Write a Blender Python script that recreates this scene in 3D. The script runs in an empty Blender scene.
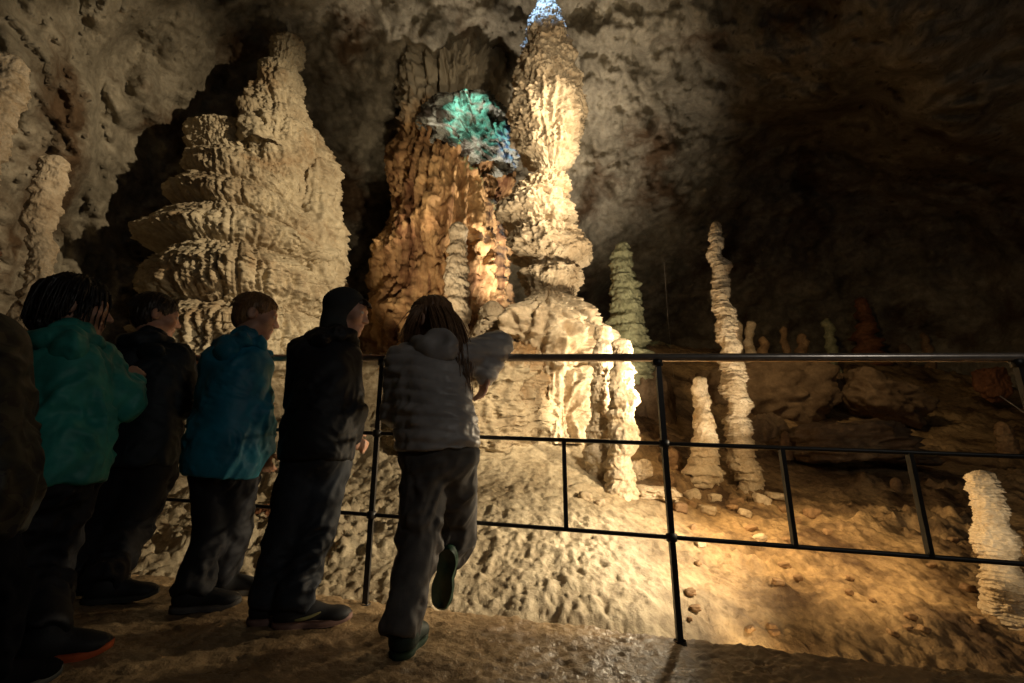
import bpy, math, random
import numpy as np
from mathutils import Vector, Matrix

random.seed(4)
RNG = np.random.RandomState(11)
scene = bpy.context.scene
COL = scene.collection

# ------------------------------------------------------------------ camera
EYE = 0.624
F_PX = 455.0
PITCH = math.radians(14.2)
cam_d = bpy.data.cameras.new("camera")
cam_d.sensor_width = 36.0
cam_d.lens = F_PX / 1024.0 * 36.0
cam_d.clip_start = 0.02
cam_d.clip_end = 200.0
cam = bpy.data.objects.new("camera", cam_d)
cam.location = (0, 0, EYE)
cam.rotation_euler = (math.radians(90) + PITCH, 0, 0)
COL.objects.link(cam)
scene.camera = cam

# ------------------------------------------------------------------ world: a cave, no sky
world = bpy.data.worlds.new("World")
scene.world = world
world.use_nodes = True
wb = world.node_tree.nodes["Background"]
wb.inputs[0].default_value = (0.8, 0.75, 0.68, 1)
wb.inputs[1].default_value = 0.0025

# ------------------------------------------------------------------ lamps of the show cave, and added fill lights
def lamp(name, kind, loc, energy, color, target=None, size=0.08, angle=90, blend=0.4):
    l = bpy.data.lights.new(name, kind)
    l.energy = energy
    l.color = color
    l.shadow_soft_size = size
    if kind == 'SPOT':
        l.spot_size = math.radians(angle)
        l.spot_blend = blend
    o = bpy.data.objects.new(name, l)
    o.location = loc
    if target is not None:
        d = Vector(target) - Vector(loc)
        o.rotation_euler = d.to_track_quat('-Z', 'Y').to_euler()
    COL.objects.link(o)
    return o

WARM = (1.0, 0.815, 0.55)
AMBER = (1.0, 0.68, 0.32)
K1 = (1.40, 3.42, 0.98)
RAIL = (1.95, 1.95, 1.05)
LAMPS = [
    ("floodlight_main", 'SPOT', K1, 215, WARM, (-0.4, 4.9, 2.8), 0.06, 130, 0.6),
    ("fill_light_apron", 'SPOT', RAIL, 400, WARM, (-0.05, 3.1, 0.25), 0.05, 76, 0.8),  # added fill spot at the rail end, brightens the flowstone apron
    ("floodlight_walk", 'SPOT', K1, 130, WARM, (-0.35, 1.9, 0.0), 0.06, 48, 0.9),
    ("spot_clay", 'SPOT', RAIL, 95, AMBER, (1.5, 3.6, -0.1), 0.06, 84, 0.9),  # added fill at the rail end, evens out the light on the slope
    ("spot_clay", 'SPOT', (0.95, 3.2, 0.85), 95, AMBER, (2.6, 2.7, -0.1), 0.05, 92, 0.9),
    ("fill_light_corner", 'SPOT', (1.9, 1.72, 0.2), 17, WARM, (2.62, 2.42, 0.3), 0.04, 52, 0.8),  # added to light the corner stalagmite
    ("floodlight_columns", 'SPOT', (2.3, 2.45, 0.15), 330, WARM, (1.72, 4.2, 1.5), 0.05, 38, 0.7),
    ("floodlight_front", 'SPOT', (0.95, 2.25, 0.06), 440, WARM, (0.3, 4.8, 5.1), 0.05, 47, 0.8),
    ("fill_light_shaft", 'SPOT', (1.5, 0.7, 2.7), 430, WARM, (0.30, 4.8, 4.3), 0.05, 46, 0.8),  # added spot above the walkway, lights the shaft from the front
    ("fill_light_base", 'SPOT', (1.5, 0.7, 2.7), 800, WARM, (0.2, 4.1, 1.35), 0.05, 38, 0.9),  # added from the same point to brighten the base and skirt
    ("floodlight_slope", 'SPOT', (0.95, 1.99, -0.12), 6, AMBER, (1.8, 3.2, 0.15), 0.05, 130, 0.8),
    ("fill_light_mound", 'SPOT', (3.0, 2.4, 4.0), 1900, WARM, (-3.05, 5.3, 3.7), 0.05, 50, 0.8),  # unseen spot in mid air, added to light the terraced mound
    ("fill_light_ceiling", 'SPOT', (0.25, 5.75, 2.0), 760, (1.0, 0.88, 0.72), (0.25, 7.6, 8.0), 0.06, 84, 0.9),  # added behind the column to lift the upper wall
    ("fill_light_curtain", 'SPOT', (-0.95, 3.7, 1.0), 340, WARM, (-1.0, 6.5, 3.9), 0.05, 44, 0.7),  # added to brighten the orange curtain
    ("floodlight_cyan", 'SPOT', (-1.35, 4.7, 6.7), 270, (0.28, 1.0, 0.74), (-0.64, 5.95, 5.72), 0.02, 30, 0.4),
    ("floodlight_azure", 'SPOT', (-0.25, 4.9, 4.3), 26, (0.25, 0.5, 1.0), (-0.455, 6.6, 3.66), 0.02, 8, 0.6),
    ("floodlight_blue", 'SPOT', (0.2, 3.5, 7.4), 900, (0.26, 0.5, 1.0), (0.36, 4.8, 6.2), 0.05, 30, 0.9),
    ("fill_light_terrace", 'SPOT', (2.9, 4.4, 2.9), 65, AMBER, (4.6, 7.0, 1.6), 0.05, 96, 0.9),  # dim spot added for the far row of stalagmites
    ("fill_light_rear", 'POINT', (2.3, -1.3, 2.6), 38, (1.0, 0.95, 0.86), None, 0.25),  # weak fill added behind the camera for the children's backs
]
for L in LAMPS:
    lamp(*L)

scene.view_settings.view_transform = 'Standard'
scene.view_settings.look = 'None'
scene.view_settings.exposure = 0.0
scene.view_settings.gamma = 1.0
scene.view_settings.use_curve_mapping = False
scene.cycles.use_denoising = True
scene.cycles.max_bounces = 6

# ------------------------------------------------------------------ projection helper
SP, CP = math.sin(PITCH), math.cos(PITCH)
def P(px, py, Y):
    """the point at world distance Y (metres along +Y) seen in direction (px, py)"""
    u = (px - 512.0) / F_PX
    v = (341.5 - py) / F_PX
    d = Y / (CP - v * SP)
    return np.array([u * d, Y, EYE + d * (SP + v * CP)])
def M_PER_PX(py, Y):
    v = (341.5 - py) / F_PX
    return Y / (CP - v * SP) / F_PX
def DIR(px, py):
    u = (px - 512.0) / F_PX; v = (341.5 - py) / F_PX
    w = np.array([u, CP - v * SP, SP + v * CP])
    return w / np.linalg.norm(w)
def floor_z(x):
    return -0.043 * x
def rail_y(x):
    return 1.977 - 0.2025 * x

# ------------------------------------------------------------------ noise
_G = np.array([[1,1,0],[-1,1,0],[1,-1,0],[-1,-1,0],[1,0,1],[-1,0,1],[1,0,-1],[-1,0,-1],
               [0,1,1],[0,-1,1],[0,1,-1],[0,-1,-1]], dtype=np.float32)
def _hash(i, j, k, seed):
    h = (i.astype(np.int64) * 374761393 + j.astype(np.int64) * 668265263 + k.astype(np.int64) * 2147483647 + seed * 974711) & 0xFFFFFFFF
    h = ((h ^ (h >> 13)) * 1274126177) & 0xFFFFFFFF
    return (h ^ (h >> 16)) & 0xFFFFFFFF
def perlin(p, seed=0):
    p = np.asarray(p, dtype=np.float64)
    i0 = np.floor(p).astype(np.int64)
    f = (p - i0).astype(np.float32)
    w = f * f * f * (f * (f * 6 - 15) + 10)
    out = 0
    for dx in (0, 1):
        for dy in (0, 1):
            for dz in (0, 1):
                g = _G[_hash(i0[:, 0] + dx, i0[:, 1] + dy, i0[:, 2] + dz, seed) % 12]
                n = g[:, 0] * (f[:, 0] - dx) + g[:, 1] * (f[:, 1] - dy) + g[:, 2] * (f[:, 2] - dz)
                wx = w[:, 0] if dx else 1 - w[:, 0]
                wy = w[:, 1] if dy else 1 - w[:, 1]
                wz = w[:, 2] if dz else 1 - w[:, 2]
                out = out + n * wx * wy * wz
    return out
def fbm(p, octv=5, gain=0.5, lac=2.03, seed=0):
    a, s = 1.0, 0
    q = np.array(p, dtype=np.float64)
    for o in range(octv):
        s = s + a * perlin(q, seed + o * 17)
        q = q * lac + 3.7
        a *= gain
    return s
def ridged(p, octv=4, gain=0.5, lac=2.03, seed=0):
    a, s = 1.0, 0
    q = np.array(p, dtype=np.float64)
    for o in range(octv):
        s = s + a * (1 - 2.2 * np.abs(perlin(q, seed + o * 17)))
        q = q * lac + 5.1
        a *= gain
    return s
def hash1(k, seed=0):
    k = np.asarray(k).astype(np.int64)
    return (_hash(k, k * 0 + 7, k * 0 + 3, seed) / 4294967295.0).astype(np.float32)

# ------------------------------------------------------------------ meshes
def mesh_from(name, verts, quads, mat, loc=(0, 0, 0), parent=None, smooth=True):
    me = bpy.data.meshes.new(name)
    verts = np.asarray(verts, dtype=np.float32) - np.asarray(loc, dtype=np.float32)
    quads = np.asarray(quads, dtype=np.int32)
    n = quads.shape[1]
    me.vertices.add(len(verts)); me.vertices.foreach_set("co", verts.ravel())
    me.loops.add(quads.size); me.loops.foreach_set("vertex_index", quads.ravel())
    me.polygons.add(len(quads))
    me.polygons.foreach_set("loop_start", np.arange(0, quads.size, n, dtype=np.int32))
    me.polygons.foreach_set("use_smooth", np.full(len(quads), smooth, dtype=bool))
    me.update(calc_edges=True)
    me.validate()
    if mat: me.materials.append(mat)
    o = bpy.data.objects.new(name, me)
    o.location = loc
    COL.objects.link(o)
    if parent is not None:
        o.parent = parent
        o.location = np.asarray(loc) - np.asarray(parent_world(parent))
    return o
def parent_world(p):
    w = np.zeros(3)
    while p is not None:
        w = w + np.array(p.location); p = p.parent
    return w
def tag(o, label=None, cat=None, group=None, kind=None):
    if label: o["label"] = label
    if cat: o["category"] = cat
    if group: o["group"] = group
    if kind: o["kind"] = kind
    return o
def empty(name, loc):
    o = bpy.data.objects.new(name, None)
    o.location = loc; o.empty_display_size = 0.1
    COL.objects.link(o)
    return o
def grid_quads(n, m, wrap=False):
    i = np.arange(n - 1)[:, None]; j = np.arange(m if wrap else m - 1)[None, :]
    j2 = (j + 1) % m
    return np.stack([i * m + j, i * m + j2, (i + 1) * m + j2, (i + 1) * m + j], -1).reshape(-1, 4)
def vnormals(v, q):
    a, b, c, d = (v[q[:, k]] for k in range(4))
    fn = np.cross(c - a, d - b)
    n = np.zeros_like(v)
    for k in range(4):
        np.add.at(n, q[:, k], fn)
    return n / (np.linalg.norm(n, axis=1, keepdims=True) + 1e-9)
def tube(path, r, seg=10, closed_ends=True, rx=None):
    """a swept tube, returns verts, quads"""
    path = [np.asarray(p, float) for p in path]
    V = []
    for i, p in enumerate(path):
        t = path[min(i + 1, len(path) - 1)] - path[max(i - 1, 0)]
        t = t / np.linalg.norm(t)
        a = np.cross(t, [0, 0, 1.0])
        if np.linalg.norm(a) < 1e-3: a = np.array([1.0, 0, 0])
        a = a / np.linalg.norm(a); b = np.cross(a, t)
        rr = r[i] if hasattr(r, '__len__') else r
        for k in range(seg):
            an = 2 * math.pi * k / seg
            V.append(p + rr * (math.cos(an) * a + math.sin(an) * b))
    Q = grid_quads(len(path), seg, True)
    return np.array(V), Q
def rbf(X, y, Xq, smooth=0.0):
    D = np.linalg.norm(X[:, None] - X[None], axis=2)
    n, dim = X.shape
    A = np.zeros((n + dim + 1, n + dim + 1))
    A[:n, :n] = D + np.eye(n) * smooth * -1
    Pm = np.hstack([np.ones((n, 1)), X])
    A[:n, n:] = Pm; A[n:, :n] = Pm.T
    w = np.linalg.solve(A + 1e-9 * np.eye(len(A)), np.concatenate([y, np.zeros(dim + 1)]))
    out = np.zeros(len(Xq))
    for s in range(0, len(Xq), 20000):
        q = Xq[s:s + 20000]
        Dq = np.linalg.norm(q[:, None] - X[None], axis=2)
        out[s:s + 20000] = Dq @ w[:n] + w[n] + q @ w[n + 1:]
    return out

# ------------------------------------------------------------------ materials
def new_mat(name):
    m = bpy.data.materials.new(name); m.use_nodes = True
    nt = m.node_tree
    return m, nt, nt.nodes["Principled BSDF"]
def ramp(nt, fac, stops):
    r = nt.nodes.new("ShaderNodeValToRGB")
    e = r.color_ramp.elements
    while len(e) < len(stops): e.new(0.5)
    for el, (p, c) in zip(e, stops):
        el.position = p; el.color = (*c, 1)
    nt.links.new(fac, r.inputs[0])
    return r.outputs[0]
def noise(nt, vec, scale, detail=6, rough=0.6, dist=0.0):
    n = nt.nodes.new("ShaderNodeTexNoise")
    n.inputs["Scale"].default_value = scale; n.inputs["Detail"].default_value = detail
    n.inputs["Roughness"].default_value = rough; n.inputs["Distortion"].default_value = dist
    nt.links.new(vec, n.inputs["Vector"])
    return n.outputs["Fac"]
def mixc(nt, fac, a, b, mode='MIX'):
    m = nt.nodes.new("ShaderNodeMix"); m.data_type = 'RGBA'; m.blend_type = mode
    if isinstance(fac, float): m.inputs[0].default_value = fac
    else: nt.links.new(fac, m.inputs[0])
    for s, v in ((6, a), (7, b)):
        if isinstance(v, tuple): m.inputs[s].default_value = (*v, 1)
        else: nt.links.new(v, m.inputs[s])
    return m.outputs[2]
def mapped(nt, scale=(1, 1, 1)):
    g = nt.nodes.new("ShaderNodeNewGeometry")
    mp = nt.nodes.new("ShaderNodeMapping")
    mp.inputs["Scale"].default_value = scale
    nt.links.new(g.outputs["Position"], mp.inputs["Vector"])
    return mp.outputs["Vector"]
def rock_mat(name, light, dark, stain, scale=1.0, stain_amt=(0.55, 0.75), rough=0.75, bump=0.5, spec=0.3, streak=False, bscale=28, dist=1.0):
    m, nt, b = new_mat(name)
    v = mapped(nt)
    vs = mapped(nt, (3.0, 3.0, 0.35)) if streak else v
    n1 = noise(nt, v, 1.7 * scale, 8, 0.65, 0.4 * dist)
    c = ramp(nt, n1, [(0.32, dark), (0.6, light)])
    n2 = noise(nt, vs, 1.1 * scale, 6, 0.6, 0.8 * dist)
    f2 = ramp(nt, n2, [(stain_amt[0], (0, 0, 0)), (stain_amt[1], (1, 1, 1))])
    c = mixc(nt, f2, c, stain)
    n3 = noise(nt, v, 14 * scale, 6, 0.7)
    f3 = ramp(nt, n3, [(0.3, (0.62, 0.58, 0.52)), (0.62, (1.1, 1.1, 1.1))])
    c = mixc(nt, 0.8, c, f3, 'MULTIPLY')
    nt.links.new(c, b.inputs["Base Color"])
    b.inputs["Roughness"].default_value = rough
    b.inputs["Specular IOR Level"].default_value = spec
    nb = noise(nt, v, bscale, 10, 0.68, 0.3 * dist)
    bm = nt.nodes.new("ShaderNodeBump")
    bm.inputs["Strength"].default_value = bump
    bm.inputs["Distance"].default_value = 0.03
    nt.links.new(nb, bm.inputs["Height"]); nt.links.new(bm.outputs[0], b.inputs["Normal"])
    return m
M = {}
M['cream'] = rock_mat("cream_flowstone", (0.60, 0.50, 0.36), (0.40, 0.30, 0.19), (0.46, 0.24, 0.09), 1.2, (0.60, 0.78))
M['mound'] = rock_mat("grey_cream_flowstone", (0.52, 0.44, 0.30), (0.27, 0.20, 0.12), (0.30, 0.18, 0.08), 0.8, (0.52, 0.70))
M['wall'] = rock_mat("cave_wall_rock", (0.35, 0.305, 0.225), (0.11, 0.092, 0.062), (0.10, 0.06, 0.03), 0.7, (0.53, 0.66), bscale=18, bump=1.0, dist=0.0)
M['orange'] = rock_mat("orange_flowstone", (0.50, 0.31, 0.14), (0.24, 0.12, 0.05), (0.14, 0.06, 0.025), 0.9, (0.5, 0.66), streak=True)
M['pale'] = rock_mat("pale_stalagmite", (0.66, 0.56, 0.42), (0.44, 0.33, 0.20), (0.48, 0.26, 0.10), 3.0, (0.62, 0.8))
M['greenish'] = rock_mat("greenish_stalagmite", (0.40, 0.40, 0.25), (0.24, 0.24, 0.14), (0.20, 0.20, 0.10), 2.5)
M['brown'] = rock_mat("brown_stalagmite", (0.40, 0.26, 0.14), (0.22, 0.13, 0.07), (0.14, 0.08, 0.04), 2.5)
M['boulder'] = rock_mat("boulder_rock", (0.30, 0.21, 0.13), (0.15, 0.10, 0.06), (0.12, 0.07, 0.035), 1.5)
M['red'] = rock_mat("reddish_rock", (0.34, 0.15, 0.07), (0.2, 0.08, 0.04), (0.12, 0.06, 0.03), 1.5)
M['white_patch'] = rock_mat("white_flowstone", (0.50, 0.52, 0.48), (0.10, 0.10, 0.08), (0.05, 0.04, 0.03), 3.0, (0.46, 0.58))

def fade_up(m, z0, z1, col):
    """the orange stain ends in an uneven line some metres up, pale grey rock above"""
    nt = m.node_tree; b = nt.nodes["Principled BSDF"]
    old = b.inputs["Base Color"].links[0].from_socket
    g = nt.nodes.new("ShaderNodeNewGeometry"); sx = nt.nodes.new("ShaderNodeSeparateXYZ")
    nt.links.new(g.outputs["Position"], sx.inputs[0])
    nz = noise(nt, mapped(nt), 2.2, 5, 0.6)
    ma = nt.nodes.new("ShaderNodeMath"); ma.operation = 'MULTIPLY_ADD'
    nt.links.new(nz, ma.inputs[0]); ma.inputs[1].default_value = 1.6; nt.links.new(sx.outputs[2], ma.inputs[2])
    mr = nt.nodes.new("ShaderNodeMapRange"); mr.inputs[1].default_value = z0 + .8; mr.inputs[2].default_value = z1 + .8
    nt.links.new(ma.outputs[0], mr.inputs[0])
    nt.links.new(mixc(nt, mr.outputs[0], old, col), b.inputs["Base Color"])
fade_up(M['orange'], 6.0, 6.5, (0.33, 0.28, 0.20))
def floor_mat():
    m, nt, b = new_mat("cave_floor_rock")
    v = mapped(nt)
    g = nt.nodes.new("ShaderNodeNewGeometry")
    sx = nt.nodes.new("ShaderNodeSeparateXYZ"); nt.links.new(g.outputs["Position"], sx.inputs[0])
    # pale flowstone under the big stalagmite turns to brown clay on the right
    ad = nt.nodes.new("ShaderNodeMath"); ad.operation = 'MULTIPLY_ADD'
    nz = noise(nt, v, 1.6, 6, 0.6)
    nt.links.new(nz, ad.inputs[0]); ad.inputs[1].default_value = 1.6
    nt.links.new(sx.outputs[0], ad.inputs[2])
    fx = ramp(nt, ad.outputs[0], [(0.0, (0, 0, 0)), (1.0, (1, 1, 1))])
    mr = nt.nodes.new("ShaderNodeMapRange")
    mr.inputs[1].default_value = 1.35; mr.inputs[2].default_value = 2.0
    nt.links.new(ad.outputs[0], mr.inputs[0])
    n1 = noise(nt, v, 2.2, 8, 0.65, 0.4)
    pale = ramp(nt, n1, [(0.32, (0.36, 0.28, 0.17)), (0.58, (0.56, 0.47, 0.32))])
    clay = ramp(nt, n1, [(0.38, (0.10, 0.055, 0.025)), (0.60, (0.50, 0.34, 0.17))])
    c = mixc(nt, mr.outputs[0], pale, clay)
    n3 = noise(nt, v, 18, 6, 0.7)
    f3 = ramp(nt, n3, [(0.32, (0.5, 0.45, 0.4)), (0.6, (1.1, 1.1, 1.1))])
    c = mixc(nt, 0.8, c, f3, 'MULTIPLY')
    nt.links.new(c, b.inputs["Base Color"])
    b.inputs["Roughness"].default_value = 0.62
    nb = noise(nt, v, 22, 10, 0.7, 0.3)
    bm = nt.nodes.new("ShaderNodeBump"); bm.inputs["Strength"].default_value = 0.7; bm.inputs["Distance"].default_value = 0.03
    nt.links.new(nb, bm.inputs["Height"]); nt.links.new(bm.outputs[0], b.inputs["Normal"])
    return m
M['floor'] = floor_mat()

def walk_mat():
    m, nt, b = new_mat("wet_trodden_concrete")
    v = mapped(nt)
    n1 = noise(nt, v, 3.0, 8, 0.65, 0.5)
    c = ramp(nt, n1, [(0.33, (0.15, 0.095, 0.048)), (0.62, (0.33, 0.225, 0.12))])
    nt.links.new(c, b.inputs["Base Color"])
    n2 = noise(nt, v, 5.0, 4, 0.6)
    r = ramp(nt, n2, [(0.35, (0.24, 0.24, 0.24)), (0.65, (0.46, 0.46, 0.46))])
    nt.links.new(r, b.inputs["Roughness"])
    b.inputs["Specular IOR Level"].default_value = 0.5
    nb = noise(nt, v, 60, 6, 0.6, 0.2)
    bm = nt.nodes.new("ShaderNodeBump"); bm.inputs["Strength"].default_value = 0.6; bm.inputs["Distance"].default_value = 0.012
    nt.links.new(nb, bm.inputs["Height"]); nt.links.new(bm.outputs[0], b.inputs["Normal"])
    return m
M['walk'] = walk_mat()

def cloth(name, col, rough=0.7, spec=0.3, var=0.25, weave=220, bump=0.25, sheen=0.0):
    m, nt, b = new_mat(name)
    v = mapped(nt)
    n = noise(nt, v, 9, 5, 0.6)
    lo = tuple(c * (1 - var) for c in col); hi = tuple(min(1, c * (1 + var)) for c in col)
    nt.links.new(ramp(nt, n, [(0.35, lo), (0.65, hi)]), b.inputs["Base Color"])
    b.inputs["Roughness"].default_value = rough; b.inputs["Specular IOR Level"].default_value = spec
    b.inputs["Sheen Weight"].default_value = sheen
    nb = noise(nt, v, weave, 3, 0.6)
    bm = nt.nodes.new("ShaderNodeBump"); bm.inputs["Strength"].default_value = bump; bm.inputs["Distance"].default_value = 0.003
    nt.links.new(nb, bm.inputs["Height"]); nt.links.new(bm.outputs[0], b.inputs["Normal"])
    return m
def camo():
    m, nt, b = new_mat("camouflage_cloth")
    v = mapped(nt)
    n = noise(nt, v, 14, 3, 0.5, 0.6)
    r = ramp(nt, n, [(0.40, (0.004, 0.005, 0.003)), (0.48, (0.014, 0.014, 0.006)), (0.56, (0.008, 0.005, 0.003)), (0.62, (0.032, 0.028, 0.014))])
    r.node.color_ramp.interpolation = 'CONSTANT'
    nt.links.new(r, b.inputs["Base Color"]); b.inputs["Roughness"].default_value = 0.6
    return m
def skin_mat():
    m, nt, b = new_mat("skin")
    v = mapped(nt)
    n = noise(nt, v, 30, 4, 0.6)
    nt.links.new(ramp(nt, n, [(0.35, (0.46, 0.24, 0.16)), (0.65, (0.56, 0.32, 0.22))]), b.inputs["Base Color"])
    b.inputs["Roughness"].default_value = 0.5
    b.inputs["Subsurface Weight"].default_value = 0.15
    b.inputs["Subsurface Radius"].default_value = (0.01, 0.004, 0.002)
    return m
def hair_mat(name, lo, hi):
    m, nt, b = new_mat(name)
    v = mapped(nt, (60, 60, 4))
    n = noise(nt, v, 3, 4, 0.6)
    nt.links.new(ramp(nt, n, [(0.3, lo), (0.7, hi)]), b.inputs["Base Color"])
    b.inputs["Roughness"].default_value = 0.42
    bm = nt.nodes.new("ShaderNodeBump"); bm.inputs["Strength"].default_value = 0.4; bm.inputs["Distance"].default_value = 0.004
    nt.links.new(n, bm.inputs["Height"]); nt.links.new(bm.outputs[0], b.inputs["Normal"])
    return m
def plain(name, col, rough=0.5, metal=0.0, spec=0.5):
    m, nt, b = new_mat(name)
    v = mapped(nt)
    n = noise(nt, v, 25, 4, 0.6)
    nt.links.new(ramp(nt, n, [(0.3, tuple(c * .75 for c in col)), (0.7, tuple(min(1, c * 1.2) for c in col))]), b.inputs["Base Color"])
    b.inputs["Roughness"].default_value = rough; b.inputs["Metallic"].default_value = metal
    b.inputs["Specular IOR Level"].default_value = spec
    return m
M['skin'] = skin_mat()
M['eye'] = plain("eye_white", (0.6, 0.55, 0.5), 0.2)
M['teal'] = cloth("teal_softshell", (0.03, 0.27, 0.23), 0.5, 0.4)
M['blue'] = cloth("petrol_blue_jacket", (0.012, 0.18, 0.28), 0.5, 0.4)
M['black'] = cloth("black_jacket", (0.012, 0.012, 0.014), 0.6, 0.35)
M['navy'] = cloth("dark_navy_jacket", (0.010, 0.016, 0.022), 0.6, 0.35)
M['puffer'] = cloth("grey_quilted_nylon", (0.36, 0.335, 0.32), 0.42, 0.45, 0.15)
M['hoodie'] = cloth("charcoal_knit", (0.045, 0.047, 0.045), 0.85, 0.2)
M['dark_trousers'] = cloth("dark_trousers", (0.014, 0.014, 0.017), 0.7, 0.3)
M['navy_trousers'] = cloth("navy_trousers", (0.022, 0.026, 0.034), 0.65, 0.3)
M['grey_trousers'] = cloth("grey_trousers", (0.085, 0.078, 0.074), 0.7, 0.3)
M['camo'] = camo()
M['black_trousers'] = cloth('black_trousers', (0.003, 0.003, 0.004), 0.9, 0.02)
M['shoe'] = cloth("dark_shoe_mesh", (0.016, 0.016, 0.017), 0.6, 0.3)
M['shoe_green'] = cloth("dark_green_shoe", (0.010, 0.022, 0.016), 0.6, 0.3)
M['sole_pink'] = plain("muted_pink_sole", (0.22, 0.13, 0.11), 0.6)
M['sole_dark'] = plain("dark_rubber_sole", (0.03, 0.032, 0.03), 0.7)
M['sole_green'] = plain("green_rubber_sole", (0.006, 0.032, 0.015), 0.6)
M['sole_grey'] = plain("grey_rubber_sole", (0.10, 0.095, 0.09), 0.6)
M['orange_trim'] = plain("orange_trim", (0.5, 0.10, 0.03), 0.5)
M['swoosh'] = plain("pale_yellow_trim", (0.30, 0.28, 0.12), 0.5)
M['hair_black'] = hair_mat("black_hair", (0.006, 0.005, 0.004), (0.022, 0.015, 0.01))
M['hair_dark'] = hair_mat("dark_brown_hair", (0.012, 0.007, 0.004), (0.04, 0.022, 0.012))
M['hair_brown'] = hair_mat("brown_hair", (0.08, 0.042, 0.02), (0.32, 0.18, 0.095))
M['hair_fair'] = hair_mat("fair_brown_hair", (0.10, 0.05, 0.02), (0.34, 0.19, 0.08))
M['steel'] = plain("dark_bronze_steel", (0.45, 0.39, 0.34), 0.27, 0.7)
M['iron'] = plain("black_painted_iron", (0.02, 0.018, 0.016), 0.45, 0.2)
M['wire'] = plain("pale_wire", (0.55, 0.5, 0.42), 0.5)

# ------------------------------------------------------------------ cave floor
def build_floor():
    pts = [
        (-300,560,3.2),(-100,560,3.0),(60,560,2.85),(150,568,2.66),(300,590,2.40),(430,608,2.22),(520,612,2.14),(580,616,2.10),(640,622,2.08),
        (720,628,2.22),(850,642,2.24),(1000,662,2.15),(1150,690,2.1),
        (60,500,3.6),(150,520,3.3),(250,500,3.6),(330,520,3.3),(420,520,3.1),(500,510,3.05),(560,525,2.85),(620,545,2.65),
        (560,478,3.5),(500,474,3.6),(600,485,3.55),(640,480,3.9),(660,505,3.5),(700,500,3.8),(750,500,4.0),(670,560,2.65),(720,565,2.8),
        (800,560,2.9),(850,520,3.5),(900,490,4.3),(900,540,3.2),(1000,560,3.0),(1000,615,2.5),(800,492,4.3),(830,455,5.5),(950,455,5.5),(1020,445,5.8),
        (760,445,5.5),(700,445,5.3),(700,400,6.5),(800,410,7),(900,410,7.5),(1000,410,7.5),(760,372,7.6),(860,360,9),(960,362,9.5),(1020,368,9),
        (640,400,6.2),(600,400,5.8),(560,400,5.5),(500,400,5.6),(450,345,7),(420,335,7.5),(600,350,7.5),(650,345,8.5),
        (250,430,4.8),(150,430,4.8),(60,430,5),(-60,430,5),(-300,430,5.5),(340,425,5),(1300,450,6),(1300,560,3.2),(1300,370,9),(-300,330,8),(200,330,8)]
    W = np.array([P(*p) for p in pts])
    def key(x, y):
        r = np.sqrt(x * x + y * y)
        return np.stack([np.arctan2(x, y) * 1.6, np.log(r)], -1)
    na, nr = 620, 520
    az = np.linspace(math.radians(-72), math.radians(72), na)
    r = np.exp(np.linspace(math.log(1.45), math.log(15), nr))
    A, R = np.meshgrid(az, r)
    x = (R * np.sin(A)).ravel(); y = (R * np.cos(A)).ravel()
    z = rbf(key(W[:, 0], W[:, 1]), W[:, 2], key(x, y), 0.02)
    p = np.stack([x, y, np.zeros_like(x)], -1)
    # rough broken rock: step terraces, ridges and grit, growing away from the pale apron
    rough = np.clip((x - 0.75) / 0.6, 0.1, 1) + np.clip((-0.5 - x) / 0.6, 0, 0.9)
    rough = np.clip(rough, 0.14, 1.0) * np.where(x > 0.5, 0.62, 1.0) * np.clip(1.0 - (x - 0.8) * 0.5, 0.80, 1.0)
    n1 = ridged(p * 1.7, 6, 0.58, seed=3)
    n2 = fbm(p * 6.0, 6, 0.66, seed=9)
    n3 = ridged(p * np.array([5, 8, 1]) + 0.3 * fbm(p * 3, 2, seed=7)[:, None], 4, 0.6, seed=10)
    dist = np.clip((np.sqrt(x * x + y * y) - 2.0) / 1.5, 0.35, 1.4)
    gate = np.clip(0.75 + 1.9 * fbm(p * np.array([1.1, 1.6, 1]) + 4.4, 3, 0.6, seed=57), 0.45, 1.8)
    dist = dist * gate
    z = z + rough * dist * (0.055 * (n1 - 0.8) + 0.034 * n2 + 0.032 * (n3 - 0.6)) + rough * 0.028 * fbm(p * 16, 5, 0.68, seed=53)
    # scalloped flowstone apron
    ap = np.exp(-((x - 0.2) / 0.75) ** 2)
    sc = ridged(np.stack([x * 9, y * 6, z * 3], -1) + 0.4 * fbm(p * 3, 3, seed=2)[:, None], 5, 0.62, seed=33)
    z = z + ap * (0.013 * (sc - 0.6) + 0.011 * fbm(p * 9, 5, 0.65, seed=51)) + 0.008 * fbm(p * 30, 3, 0.6, seed=52)
    # keep it under the walkway slab
    edge = rail_y(x) + 0.07
    under = y < edge + 0.02
    z = np.where(under, np.minimum(z, floor_z(x) - 0.10 - 0.35 * np.clip(edge - y, 0, 1)), z)
    near = (y >= edge + 0.02) & (y < edge + 0.16)
    z = np.where(near, np.minimum(z, floor_z(x) - 0.012 + 0.10 * np.clip((y - edge - .02) / .14, 0, 1) * (1 + n2)), z)
    tr = np.clip((x - 0.6) / 0.3, 0, 1) * np.clip(1 - (y - edge) / 0.45, 0, 1)
    z = z - 0.16 * tr
    o = mesh_from("cave_floor", np.stack([x, y, z], -1), grid_quads(nr, na)[:, ::-1], M['floor'])
    tag(o, kind='structure')
    return o
floor_obj = build_floor()

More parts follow.
